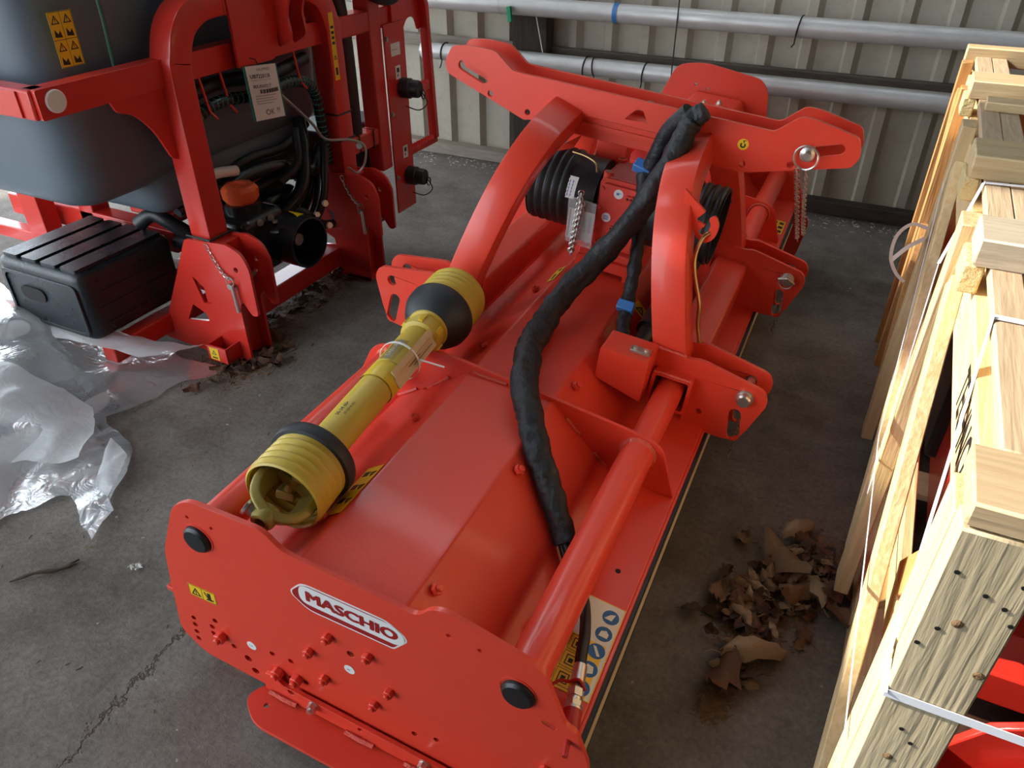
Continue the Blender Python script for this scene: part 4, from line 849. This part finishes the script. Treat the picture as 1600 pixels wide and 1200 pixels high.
# hoses that hang under the ring
for pts,r,mt in (([(-2.22,1.95,.90),(-2.20,2.10,.945),(-2.19,2.3,.93),(-2.2,2.5,.935),(-2.2,2.62,.88),(-2.21,2.66,.70),(-2.22,2.68,.55)],.022,'black_gloss'),([(-2.25,1.95,.97),(-2.23,2.15,1.0),(-2.22,2.4,.98),(-2.22,2.62,1.0)],.025,'black')):
    h=SM().tube(spline(pts,8),r,12).obj('spray_hose',mt,tank)
    if mt=='black_gloss':
        q=spline(pts,8); m=SM()
        for i in range(0,len(q)-1): m.lathe([(r*1.005,-.0022),(r*1.03,0),(r*1.005,.0022)],q[i],(q[i+1]-q[i]),12)
        m.obj('hose_rings','teal',h)
SM().tube(spline([(-2.14,2.36,.92),(-2.13,2.50,.78),(-2.12,2.56,.70),(-2.12,2.72,.655),(-2.08,2.77,.62),(-2.08,2.76,.55),(-2.08,2.70,.52),(-2.08,2.64,.56)],7),.006,8).obj('steel_rod','dull_zinc',us)
for z in (.76,.65): SM().tube([(-2.245,2.695,z),(-2.146,2.695,z),(-2.146,2.795,z),(-2.245,2.795,z)],.004,6,closed=True).obj('cable_tie','ink',us)
SM().hexbolt((-2.10,2.76,.62),(.3,-1,0),.015,.006).obj('rod_stop','zinc',us)
P=SPrint(lambda u,v,t:(-2.1475+t,2.712+u,.90+v)); P.rect('sign_yellow',0,0,.030,.26); 
for i in range(4): P.rect('ink',.006,.14+i*.02,.024,.15+i*.02,.0009)
warn_tri(P,.015,.09,.011); P.rect('ink',.008,.02,.022,.05,.0009); P.build('warning_label',us,'sign_yellow')
# delivery tag on a wire
P=SPrint(lambda u,v,t:(-2.130-.10*(1-v/.195)*0+t+.02*math.sin(u*18),2.178+u+(v-.195)*-.05,.862+v-.11*u*.9)); P.rect('teal',-.004,0,.169,.195,.0006); P.rect('paper',.006,.0008,.158,.1942,.0009)
P.text('ink','GRUPPRESS',.045,.178,h=.009,t=.0014); P.text('ink','U87220138',.016,.152,h=.014,bold=.02,t=.0014); P.text('grey_ink','TIMPRESS MT H AXLE T 3000',.016,.143,h=.005,t=.0014); P.text('ink','80U0A0217',.020,.118,h=.012,bold=.015,t=.0014)
for i in range(22): P.rect('ink',.045+i*.0045,.098,.045+i*.0045+(.0015 if i%3 else .003),.112,.0014)
for i in range(4): P.rect('grey_ink',.022,.088-i*.009,.12-.02*(i%2),.0895-i*.009,.0014)
P.text('ink','OK',.050,.020,h=.020,t=.0014); P.text('ink','M',.108,.022,h=.019,t=.0014)
tg=P.build('delivery_tag',SPR,'teal'); SM().tube([(-2.128,2.25,1.05),(-2.13,2.245,1.07),(-2.145,2.22,1.08)],.002,6).obj('tag_wire','ink',tg)
# right-hand valve panel, frame and folding step
pn=SM().box(-2.152,-2.144,3.085,3.25,.18,1.06).obj('valve_panel','red2',SPR,bevel=.001)
SM().box(-2.24,-2.155,3.0,3.085,.42,1.35).obj('panel_post','red2',pn,bevel=.006)
SM().box(-2.23,-2.16,2.79,3.0,.555,.63).obj('cross_tie','red2',pn,bevel=.006)
SM().box(-2.24,-2.16,2.79,3.2,1.045,1.13).obj('cross_tie','red2',pn,bevel=.006)
SM().box(-2.19,-2.145,3.16,3.23,1.06,1.4).obj('panel_riser','red2',pn,bevel=.004)
SM().box(-2.60,-2.30,2.85,3.25,.35,.62).obj('black_filter','black',pn,bevel=.01)
SM().box(-2.50,-2.24,2.9,3.1,.12,.56).obj('black_shield','black',pn,bevel=.01)
for z in (1.0,.67,.36): SM().hexbolt((-2.144,3.10,z),(1,0,0),.010,.005,.012).obj('bolt','dull_zinc',pn)
for (y,z,w_,h_) in ((3.13,.92,.075,.055),(3.155,.815,.040,.060),(3.165,.44,.040,.060)):
    P=SPrint(lambda u,v,t,y=y,z=z:(-2.1438+t,y+u,z+v)); P.rect('paper',0,0,w_,h_)
    if w_>.05: P.text('ink','Riempimento',.006,.022,h=.008)
    else: P.rect('ink',.01,.03,.03,.05,.0008); P.rect('ink',.012,.012,.02,.022,.0008)
    P.build('panel_label',pn,'paper')
for z in (.77,.345):
    cn=SM().lathe([(0,0),(.046,0),(.046,.045),(.040,.05),(.040,.085),(.036,.092),(0,.092)],(-2.144,3.20,z),(1,.1,0),24).obj('filler_coupling','black',pn,ang=40)
    SM().tube(spline([(-2.06,3.24,z-.02),(-2.04,3.25,z-.07),(-2.07,3.22,z-.10),(-2.11,3.17,z-.075)],6),.003,6).obj('cap_lanyard','ink',cn)
    ring=[Vector((-2.05,3.235+.016*math.cos(q),z-.03+.02*math.sin(q)))-SB for q in [2*math.pi*i/16 for i in range(16)]]
    MB().sweep(ring,circ(.003,6),closed=True,up=(1,0,0)).obj('cap_ring','ink',cn)
st=SM().sweep(spline([(-2.16,3.25,1.22),(-2.16,3.40,1.18),(-2.16,3.455,1.10)],5)+[Vector((-2.16,3.46,1.0)),Vector((-2.16,3.49,.46))],rrect(.032,.045,.005),up=(1,0,0)).obj('folding_step','red2',SPR,ang=30)
SM().plate(rnd([(3.25,1.02),(3.25,1.40),(3.40,1.40),(3.46,1.10),(3.455,1.0),(3.42,.99),(3.40,1.05,.05),(3.33,1.06,.05),(3.28,1.0,.03)],.01),[hole(3.29,1.16,.022,14)],-2.185,-2.175,lambda y,z,t:(t,y,z)).obj('step_plate','red2',st)
for z,y0,y1 in ((.735,3.24,3.475),(.455,3.24,3.50)):
    t_=[(y0,z-.02)]; nT=12
    for i in range(nT): t_+= [(y0+(y1-y0)*(i+.2)/nT,z+.006),(y0+(y1-y0)*(i+.5)/nT,z+.022),(y0+(y1-y0)*(i+.8)/nT,z+.006)]
    t_+=[(y1,z-.02)]
    SM().plate(t_,[],-2.175,-2.145,lambda y,z,t:(t,y,z)).obj('step_tread','red2',st)
# black conduit and bundled hose at the top
m=SM().tube(spline([(-2.23,2.86,1.45),(-2.22,2.87,1.2),(-2.21,2.88,1.0),(-2.21,2.88,.62)],6),.036,14).obj('conduit','black',SPR)
SM().tube(spline([(-2.20,2.80,1.50),(-2.14,2.90,1.30),(-2.10,3.03,1.20),(-2.12,3.17,1.22),(-2.18,3.25,1.36)],8),.050,16).obj('bundled_hose','rubber',m)
SM().tube(spline([(-2.2,2.98,.62),(-2.18,2.93,.52),(-2.17,2.94,.40)],5),.004,6).obj('thin_cable','ink',m)
for y in (2.84,2.95): SM().tube([(-2.235,y,.55),(-2.155,y,.55),(-2.155,y,.635),(-2.235,y,.635)],.004,6,closed=True).obj('cable_tie','ink',pn)
# ------------------------------------------------ slatted timber crate on the right
CR=E('timber_crate','tall slatted pine crate strapped around red machinery beside the mulcher','crate',(.19,.70,0))
CB=Vector((.19,.70,0))
class CMB(MB):
    def obj(s,*a,**k):
        s.v=[(p[0]-CB.x,p[1]-CB.y,p[2]) for p in s.v]; return MB.obj(s,*a,**k)
ZT=1.045; CW=1.05; Y0=.70; Y1=3.08; X0=.19; X1=X0+CW
def board(name,mat,x0,x1,y0,y1,z0,z1,bv=.002): return CMB().box(x0,x1,y0,y1,z0,z1).obj(name,mat,CR,bevel=bv,seg=1)
# bottom skids and floor boards
for x in (X0+.02,X0+.5,X1-.1): board('skid_beam','pine',x,x+.09,Y0+.02,Y1,.0,.085)
for y in (Y0,1.15,1.55,1.95,2.35,2.75,Y1-.1): board('floor_board','pinex',X0+.02,X1,y,y+.11,.085,.107)
# upper side rails (left one carries the stamp) and top planks
rl=board('side_rail','pine',X0-.006,X0+.018,Y0+.10,Y1-.02,ZT-.135,ZT-.030)
board('side_rail','pine',X0+.018,X0+.040,Y0+.08,Y1-.02,ZT-.12,ZT-.001)
board('top_plank','oldpine',X0+.002,X0+.046,Y0+.10,Y1-.02,ZT-.002,ZT+.018); board('top_plank','oldpine',X0+.047,X0+.090,Y0+.10,Y1-.02,ZT-.003,ZT+.017)
board('side_rail','pine',X1-.04,X1,Y0,Y1,ZT-.12,ZT); board('top_plank','oldpine',X1-.09,X1,Y0+.1,Y1,ZT,ZT+.018)
P=Print(lambda u,v,t:(X0-.0062-t-CB.x,1.10-u-CB.y,ZT-.125+v)); P.text('ink','TECHNO',0,.012,w=.21,h=.065,bold=.02,t=.0002); P.build('stamp',rl,'ink')
# vertical posts on the left face and their counterparts on the right
for y,mt,w_,x0 in ((Y0+2.28,'brownz',.045,X0-.035),(2.18,'pinez',.075,X0-.034),(1.50,'pinez',.075,X0-.034)):
    board('post',mt,x0,x0+.034,y,y+w_,.085 if mt!='brownz' else 0,ZT+.005)
board('post','brownz',X0-.036,X0+.0,2.62,2.67,.10,ZT+.0)
for y in (Y0+2.3,1.6): board('post','pinez',X1,X1+.034,y,y+.075,.085,ZT)
# near corner post: broad board facing the near end, doubled by a thin cheek
np_=board('corner_post','greypinez',X0-.032,X0+.052,Y0-.022,Y0+.020,.0,ZT-.004,.003)
board('corner_cheek','pinez',X0-.034,X0-.008,Y0+.021,Y0+.090,.0,ZT-.018)
rn=random.Random(4)
for z,dx in ((.985,-.018),(.965,.014),(.955,.034),(.90,-.012),(.935,.046),(.72,.0),(.70,.015),(.87,-.024),(.99,.04)): CMB().cyl((X0+dx,Y0-.0222,z),(X0+dx,Y0-.0232,z),.0028,8).obj('nail_hole','ink',np_)
for z,dx in ((.915,.003),(.85,.043),(.66,.0)): CMB().lathe([(0,.0009),(.004,.0010),(.006,.0002)],(X0+dx,Y0-.0222,z),(0,-1,0),14).obj('knot','knot',np_)
board('corner_post','pinez',X1-.12,X1,Y0-.022,Y0,.0,ZT)
# diagonal braces
def brace(ya,za,yb,zb,x,mt='pinez',w_=.07): CMB().bar((x,ya,za),(x,yb,zb),.024,w_,(1,0,0)).obj('brace',mt,CR,bevel=.002,seg=1)
def brace(ya,za,yb,zb,x,mt='pinez',w_=.07):
    d=Vector((0,yb-ya,zb-za)).normalized(); n=Vector((0,-d.z,d.y))*w_/2
    o=[(ya-n.y,za-n.z),(yb-n.y,zb-n.z),(yb+n.y,zb+n.z),(ya+n.y,za+n.z)]
    return CMB().plate(o,[],x,x+.024,YZ).obj('brace',mt,CR,bevel=.002,seg=1)
brace(1.45,.965,.80,.14,X0-.030); brace(2.13,.97,1.60,.14,X0-.030); brace(2.92,.97,2.28,.14,X0-.030,'brownz'); brace(1.46,.14,.83,.90,X0+.02,'brownz')
# mid rail on the near bay and inner slats
board('mid_rail','pine',X0+.02,X0+.04,Y0+.05,Y1,.44,.53)
board('inner_post','brownz',X0+.04,X0+.08,1.02,1.07,.1,.95)
# cross boards on top
def cross(y0,y1,x0,mt,z=ZT+.018,h=.045,rz=0):
    m=CMB(); Mx=Matrix.Translation((x0,(y0+y1)/2,0))@Matrix.Rotation(R(rz),4,'Z'); m.box(0,X1+.03-x0,-(y1-y0)/2,(y1-y0)/2,z,z+h,Mx); return m.obj('cross_board',mt,CR,bevel=.003,seg=1)
cross(Y0-.02,Y0+.085,X0-.03,'oldpinex',ZT-.002,.030); 
cross(1.285,1.40,X0-.024,'greypine'); cross(1.355,1.44,X0+.015,'greypine',ZT+.020,.020,-9)
cross(1.73,1.865,X0-.028,'pinex'); cross(2.30,2.37,X0+.012,'pinex',ZT+.018,.022,-3); cross(2.42,2.545,X0-.026,'pinex')
cross(3.02,3.08,X0-.03,'pinex',ZT-.01,.055)
for y in (1.285,1.73,2.42): CMB().box(X0-.034,X0-.004,y+.004,y+.10,ZT-.03,ZT+.018).obj('end_block','endgrain',CR,bevel=.003,seg=1)
CMB().box(.25,.32,1.20,1.235,ZT+.018,ZT+.032).obj('splinter','pinex',CR)
# near end: lower horizontal and the far end panel
board('end_rail','pinex',X0+.10,X1,Y0+.03,Y0+.055,.16,.25); board('end_rail','pinex',X0+.1,X1,Y0+.03,Y0+.055,.30,.36)
board('end_panel','brownz',X0+.06,X1,3.03,3.05,.1,.98)
# red machinery packed inside
mc=E('packed_machine','red machine parts packed inside the timber crate','machine',(X0+.5,1.6,0))
class QMB(MB):
    def obj(s,*a,**k):
        s.v=[(p[0]-(X0+.5),p[1]-1.6,p[2]) for p in s.v]; return MB.obj(s,*a,**k)
QMB().box(X0+.09,X0+.16,1.05,1.12,.10,.90).obj('upright','red2',mc,bevel=.005)
QMB().box(X0+.09,X0+.55,1.0,1.10,.45,.52).obj('cross_bar','red2',mc,bevel=.005)
QMB().plate(rnd([(X0+.10,.12),(X0+.10,.60,.2),(X0+.62,.66,.2),(X0+.7,.12)],.05),[],.86,.875,XZ).obj('guard_plate','red2',mc,bevel=.003)
QMB().lathe([(0,0),(.20,0),(.22,.03),(.22,.10),(0,.10)],(X0+.34,.84,.34),(0,-1,-.0),40).obj('guard_dish','red2',mc,bevel=.004)
QMB().box(X0+.15,X0+.85,1.3,2.85,.12,.55).obj('housing','red2',mc,bevel=.03)
QMB().box(X0+.12,X0+.20,1.4,2.8,.55,.66).obj('frame_bar','red2',mc,bevel=.006)
QMB().lathe([(0,0),(.06,0),(.06,.03),(0,.03)],(X0+.10,1.52,.78),(-1,0,0),24).obj('cap','red2',mc)
QMB().cyl((X0+.15,1.52,.40),(X0+.15,1.52,.82),.03,16).obj('riser','red2',mc)
QMB().tube(spline([(X0+.18,2.0,.6),(X0+.2,2.2,.85),(X0+.3,2.4,.8),(X0+.4,2.5,.6)],8),.03,12).obj('black_hose','black',mc)
QMB().box(X0+.12,X0+.3,2.0,2.3,.2,.8).obj('black_unit','black',mc,bevel=.01)
# plastic straps
def strap(pts,label,mat='strap',w_=.013,up=(0,0,1)):
    m=MB(); P_=[v3(p) for p in pts]
    for i in range(len(P_)-1):
        a,b,n=P_[i],P_[i+1],v3(up[i])
        d=(b-a).normalized(); sd=d.cross(n).normalized()*w_/2; t=n*.0012
        vs=[a-sd,a+sd,b+sd,b-sd]; m.add([tuple(q) for q in vs]+[tuple(q+t) for q in vs],[(0,1,2,3),(4,5,6,7),(0,1,5,4),(1,2,6,5),(2,3,7,6),(3,0,4,7)])
    return tag(m.obj('packing_strap',mat,ang=60),label,'strap')
xs=X0-.037
strap([(X1,1.09,ZT+.020),(X0+.001,1.115,ZT+.020),(xs,.705,.80),(X0-.033,Y0-.0235,.775),(X1,Y0-.0235,.78)],'white plastic strap bent over the crate top and across its near post',up=[(0,0,1),(-1,0,.1),(-.7,-.7,0),(0,-1,0)])
strap([(X1,1.70,ZT+.066),(X0+.0,1.705,ZT+.020),(xs-.002,1.60,.93),(xs-.002,1.45,.45)],'thin white strap slanting down the crate side behind the near one',up=[(0,0,1),(-.7,0,.7),(-1,0,0)],w_=.010)
strap([(xs,2.14,.92),(xs-.003,1.60,.50),(xs-.002,.74,.58)],'thin translucent strap hanging slack along the crate side',up=[(-1,0,0),(-1,0,0)],w_=.006)
m=MB(); q=spline([(.153,2.15,.795),(.113,2.15,.800),(.086,2.15,.764),(.086,2.15,.705),(.108,2.15,.662),(.136,2.15,.638)],8); m.sweep(q,[(-.0006,-.0045),(.0006,-.0045),(.0006,.0045),(-.0006,.0045)],up=(1,0,0))
q=spline([(.153,2.16,.764),(.121,2.15,.739),(.096,2.15,.703),(.089,2.15,.69)],8); m.sweep(q,[(-.0006,-.0055),(.0006,-.0055),(.0006,.0055),(-.0006,.0055)],up=(1,0,0))
tag(m.obj('curled_strap','tanstrap',ang=60),'curled tan strap end looping off the crate side','strap')
# ------------------------------------------------ crumpled plastic film
def inpoly(x,y,P):
    c=False; j=len(P)-1
    for i in range(len(P)):
        if (P[i][1]>y)!=(P[j][1]>y) and x<(P[j][0]-P[i][0])*(y-P[i][1])/(P[j][1]-P[i][1])+P[i][0]: c=not c
        j=i
    return c
def edist(x,y,P):
    b=9
    for i in range(len(P)):
        a=Vector(P[i]); c=Vector(P[(i+1)%len(P)]); q=Vector((x,y)); d=c-a; t=max(0,min(1,(q-a).dot(d)/d.dot(d))); b=min(b,(q-a-d*t).length)
    return b
def ridged(x,y,s,seed,o=3):
    v=0;a=1;tot=0
    for k in range(o):
        n=1-abs(noise.noise(Vector((x*s+seed,y*s-seed,seed*.37))))*2; v+=a*max(n,0)**2; tot+=a; a*=.5; s*=2.1
    return v/tot
FO=[(-3.9,2.0),(-3.5,1.80),(-3.05,1.66),(-2.74,1.62),(-2.36,1.60),(-2.30,1.70),(-2.20,1.66),(-2.06,1.70),(-2.02,1.66),(-2.10,1.545),(-2.12,1.34),(-2.15,1.25),(-1.97,1.21),(-1.865,1.10),(-1.76,.93),(-1.715,.854),(-1.79,.873),(-1.88,.93),(-1.95,.958),(-1.985,.866),(-2.03,.75),(-2.2,.5),(-2.9,.45),(-3.9,1.2)]
def snap(x,y,P):
    b=9; best=None
    for i in range(len(P)):
        a=Vector(P[i]); c=Vector(P[(i+1)%len(P)]); q=Vector((x,y)); d=c-a; t=max(0,min(1,(q-a).dot(d)/d.dot(d))); p=a+d*t; l=(q-p).length
        if l<b: b=l; best=p
    return best,b
def rough_edge(P,seed):
    r=random.Random(seed); o=[]
    for i in range(len(P)):
        a=Vector(P[i]); c=Vector(P[(i+1)%len(P)]); n=max(1,int((c-a).length/.05)); d=Vector((-(c-a).y,(c-a).x)).normalized()
        for k in range(n): o.append(tuple(a.lerp(c,k/n)+d*(r.gauss(0,.007) if k else 0)))
    return o
def sheetmesh(P,h,seed,step=.018,base_=.004,stretch=1.0,zadd=None):
    P=rough_edge(P,seed)
    xs=[p[0] for p in P]; ys=[p[1] for p in P]; x0,x1,y0,y1=min(xs),max(xs),min(ys),max(ys); nx=int((x1-x0)/step)+1; ny=int((y1-y0)/step)+1; idx={}; vs=[]; fs=[]
    for j in range(-1,ny+2):
        for i in range(-1,nx+2):
            x=x0+i*step; y=y0+j*step; e=0
            if inpoly(x,y,P): e=edist(x,y,P)
            else:
                p,l=snap(x,y,P)
                if l>step*1.1: continue
                x,y=p
            e=min(1,e/.22); e=e*e*(3-2*e); u=(x*.8+y*.6)*stretch; v=(-x*.6+y*.8)
            wx=u+.25*noise.noise(Vector((x*1.5,y*1.5,seed))); wy=v+.25*noise.noise(Vector((x*1.5,y*1.5,seed+9)))
            cr=max(0,1-abs(noise.noise(Vector((wx*1.9,wy*1.9,seed*2))))*2.6)**1.6
            cr2=max(0,1-abs(noise.noise(Vector((wx*4.6,wy*4.6,seed*2+5))))*2.6)**1.5
            sm=.5+.5*noise.noise(Vector((x*1.7,y*1.7,seed+4)))
            z=base_+h*((.12+.88*e)*(.55*cr+.45*sm)+.30*cr2*(.5+.5*e))
            if zadd: z+=zadd(x,y)
            idx[(i,j)]=len(vs); vs.append((x,y,z))
    for (i,j) in idx:
        q=[(i,j),(i+1,j),(i+1,j+1),(i,j+1)]
        if all(k in idx for k in q): fs.append(tuple(idx[k] for k in q))
    return MB().add(vs,fs)
fl=E('plastic_film','crumpled translucent plastic film lying on the floor by the black box','plastic film',(-2.4,1.2,0))
class FMB(MB):
    pass
def addfilm(m,name):
    m.v=[(a+2.4,b-1.2,c) for a,b,c in m.v]; return m.obj(name,'film',fl,ang=80)
bump=lambda x,y:.10*math.exp(-((x+2.55)**2/.10+(y-1.20)**2/.05))+.12*math.exp(-((x+2.85)**2/.12+(y-1.45)**2/.04))
addfilm(sheetmesh(FO,.10,1.7,zadd=bump),'lower_sheet')
F2=[(-3.7,1.75),(-3.0,1.60),(-2.6,1.56),(-2.26,1.60),(-2.10,1.69),(-2.14,1.58),(-2.22,1.50),(-2.42,1.47),(-2.8,1.44),(-3.4,1.52)]
addfilm(sheetmesh(F2,.07,5.1,stretch=.4,zadd=lambda x,y:.08+.07*math.exp(-((x+2.7)**2/.2+(y-1.53)**2/.01))),'folded_strip')
F3=[(-3.4,1.2),(-2.6,1.20),(-2.3,1.24),(-2.16,1.24),(-2.05,1.15),(-2.0,1.05),(-2.08,.98),(-2.25,.90),(-2.3,.70),(-3.2,.7)]
addfilm(sheetmesh(F3,.09,9.3,stretch=1.2,zadd=lambda x,y:.045+bump(x,y)),'upper_sheet')
F4=[(-2.02,1.18),(-1.90,1.14),(-1.84,1.05),(-1.74,.86),(-1.70,.84),(-1.74,.95),(-1.80,.98),(-1.88,1.0)]
addfilm(sheetmesh(F4,.05,2.2,.010,stretch=3,zadd=lambda x,y:.03),'torn_flap')
# ------------------------------------------------ dead leaves
def leafmesh(seed,L,Wd,curl):
    r=random.Random(seed); m=MB(); nu,nv=7,4; vs=[];fs=[]; b1=r.uniform(-1,1)*curl; b2=r.uniform(.3,1)*curl*r.choice((-1,1)); tw=r.uniform(-.6,.6)
    for i in range(nu+1):
        t=i/nu; wd=Wd*math.sin(math.pi*min(1,t*.93+.035))**.75*(1-.25*t)*(1+.32*r.uniform(-1,1))
        for j in range(-nv//2,nv//2+1):
            s=j/(nv/2); x=(t-.5)*L; y=s*wd; z=abs(s)**1.5*wd*b2+L*.25*b1*math.sin(math.pi*t)+tw*(t-.5)*y+.007*r.uniform(-1,1)
            vs.append((x,y,z))
    k=nv+1
    for i in range(nu):
        for j in range(nv): fs.append((i*k+j,i*k+j+1,(i+1)*k+j+1,(i+1)*k+j))
    zm=min(v[2] for v in vs); vs=[(a,b,c-zm) for a,b,c in vs]
    m.add(vs,fs); m.tube([(-L*.5,0,-zm*.0+.002),(-L*.62,.003,.004),(-L*.74,0,.002)],.0008,5)
    return m
LV=[leafmesh(i,.055+.02*(i%3),.022+.005*(i%2),.55+.2*(i%3)).obj('dry_leaf',('leafA','leafB','leafC','leafD','leafA','leafB','leafD','leafB')[i%8],ang=70) for i in range(12)]
used=set(); rl_=random.Random(12)
def put(i,x,y,z,rot,sc,label,group):
    o=LV[i]
    if i in used: o=cp(o,'dry_leaf')
    used.add(i); o.location=(x,y,z); o.rotation_euler=rot; o.scale=(sc,sc,sc); return tag(o,label,'leaf',group)
PILE=[(.147,1.70,.07),(.10,1.64,.07),(.05,1.60,.07),(.13,1.56,.07),(.03,1.52,.07),(.09,1.50,.06),(-.02,1.47,.06),(.06,1.45,.06),(.0,1.42,.06),(-.05,1.41,.05),(.12,1.62,.06),(.16,1.64,.05),(-.03,1.36,.05),(-.01,1.30,.04),(-.02,1.22,.03)]
special=[(2,.045,1.735,1.0,.3,1.5,'pale square dry leaf at the top edge of the leaf pile'),(8,.035,1.585,2.4,.2,1.9,'large pale folded leaf in the middle of the leaf pile'),(2,.012,1.275,.6,.4,1.8,'pale veined leaf lying alone at the foot of the pile'),(4,.195,1.475,-.4,.1,1.7,'grey pointed leaf touching the crate skid'),(1,-.03,1.175,1.3,.1,1.6,'long reddish leaf at the bottom tip of the pile'),(6,-.152,1.347,.3,.1,1.0,'single dark leaf on bare floor left of the pile'),(0,-.085,1.655,2.0,.2,1.0,'brown curled leaf lying apart above the pile'),(8,.065,1.49,.9,.5,1.5,'pale torn leaf with dark hole in the pile'),(2,.12,1.53,2.0,.4,1.4,'pale crumpled leaf at the right of the pile'),(4,-.10,1.42,1.7,.5,1.3,'tan leaf standing on edge at the left of the pile'),(5,.165,1.55,1.0,.6,1.4,'rust brown leaf curled against the crate')]
for i,x,y,rz,ry,sc,lb in special: put(i,x,y,.012+.012*(sc>1.2),(rl_.uniform(-.3,.3),ry*.6,rz),sc,lb,'leaves of the pile by the crate')
for k in range(190):
    c=rl_.choice(PILE); x=c[0]+rl_.gauss(0,c[2]*.6); y=c[1]+rl_.gauss(0,c[2]*.7)
    if x>.155: x=.155-rl_.random()*.05
    put(rl_.randrange(12),x,y,.002+rl_.random()*.03,(rl_.gauss(0,.35),rl_.gauss(0,.35),rl_.uniform(0,6.3)),rl_.uniform(.45,.85),'brown dry leaf among others in the pile beside the crate','leaves of the pile by the crate')
for k in range(60):
    t=rl_.random(); x=-2.03+rl_.gauss(0,.06)-.10*t; y=1.68+.85*t+rl_.gauss(0,.05)
    if rl_.random()<.4: x,y=-1.97+rl_.gauss(0,.04),1.78+rl_.gauss(0,.08)
    put(rl_.choice((1,3,5,6,7,3,11)),x,y,.002+rl_.random()*.012,(rl_.gauss(0,.25),rl_.gauss(0,.25),rl_.uniform(0,6.3)),rl_.uniform(.55,1.0),'dark dead leaf in the litter by the sprayer legs','litter leaves by the sprayer')
# crumbs nobody could count
def crumbs(name,mat,label,cat,n,fn,s0,s1,seed):
    r=random.Random(seed); m=MB()
    for k in range(n):
        x,y=fn(r); s=r.uniform(s0,s1); a=r.uniform(0,6.3); c,sn=math.cos(a),math.sin(a); l=s*r.uniform(1,2.6); h=s*r.uniform(.2,.6)
        pts=[(-l,-s*.4),(l*.8,-s*.5),(l,s*.3),(-l*.7,s*.5)]
        m.add([(x+p*c-q*sn,y+p*sn+q*c,.0005) for p,q in pts]+[(x+p*.7*c-q*.7*sn,y+p*.7*sn+q*.7*c,h) for p,q in pts],[(0,1,2,3),(4,5,6,7),(0,1,5,4),(1,2,6,5),(2,3,7,6),(3,0,4,7)])
    return tag(m.obj(name,mat),label,cat,kind='stuff')
crumbs('leaf_litter','litter','fine brown leaf litter under the leaf pile','litter',3200,lambda r:(lambda c:(min(.17,c[0]+r.gauss(0,c[2]*.6)),c[1]+r.gauss(0,c[2]*.8)))(r.choice(PILE+[(-.04,1.12,.03)]*3)),.0015,.0055,2)
def lf(r):
    t=r.random(); return (-2.04+r.gauss(0,.07)-.10*t,1.66+.9*t+r.gauss(0,.05)) if r.random()<.7 else (-1.98+r.gauss(0,.06),1.80+r.gauss(0,.09))
crumbs('leaf_litter','litter','fine dark litter on the floor round the sprayer legs','litter',2600,lf,.0015,.007,3)
crumbs('wall_debris','bits','pale chips and crumbs scattered along the foot of the wall','debris',700,lambda r:(r.uniform(-3,.6),4.27-abs(r.gauss(0,.10))),.0015,.007,4)
crumbs('floor_debris','litter','small brown crumbs scattered over the open floor','debris',420,lambda r:(r.uniform(-2.2,-1.1),r.uniform(.35,3.2)),.001,.0045,5)
tw=MB().tube(spline([(-1.80,.655,.006),(-1.76,.70,.014),(-1.72,.735,.010),(-1.69,.775,.012)],5),.0045,7,scale=[.5,.7,1,1.2,1,.9,1.1,1.3,1.5,1.4,1.2,1.0,1.2,1.4,1.0,.6]).tube([(-1.715,.74,.01),(-1.70,.79,.008)],.003,6)
tag(tw.obj('bark_shred','leafD'),'dark shred of bark on the bare floor at left','bark')
fe=leafmesh(77,.035,.012,.5).obj('pale_scrap','bits',loc=(-1.535,.838,.003),rot=(.1,.1,.4)); tag(fe,'small pale scrap on the floor left of the side plate','scrap')

tag(MB().plate(rnd([(-.05,-.012),(.045,-.015),(.052,.004),(.0,.012),(-.048,.010)],.006),[],.012,.018,XY).obj('wood_scrap','kraft',loc=(-2.28,1.82,.0),rot=(0,0,.5)),'pale flat wood scrap in the litter behind the film','scrap')
bpy.context.view_layer.update()
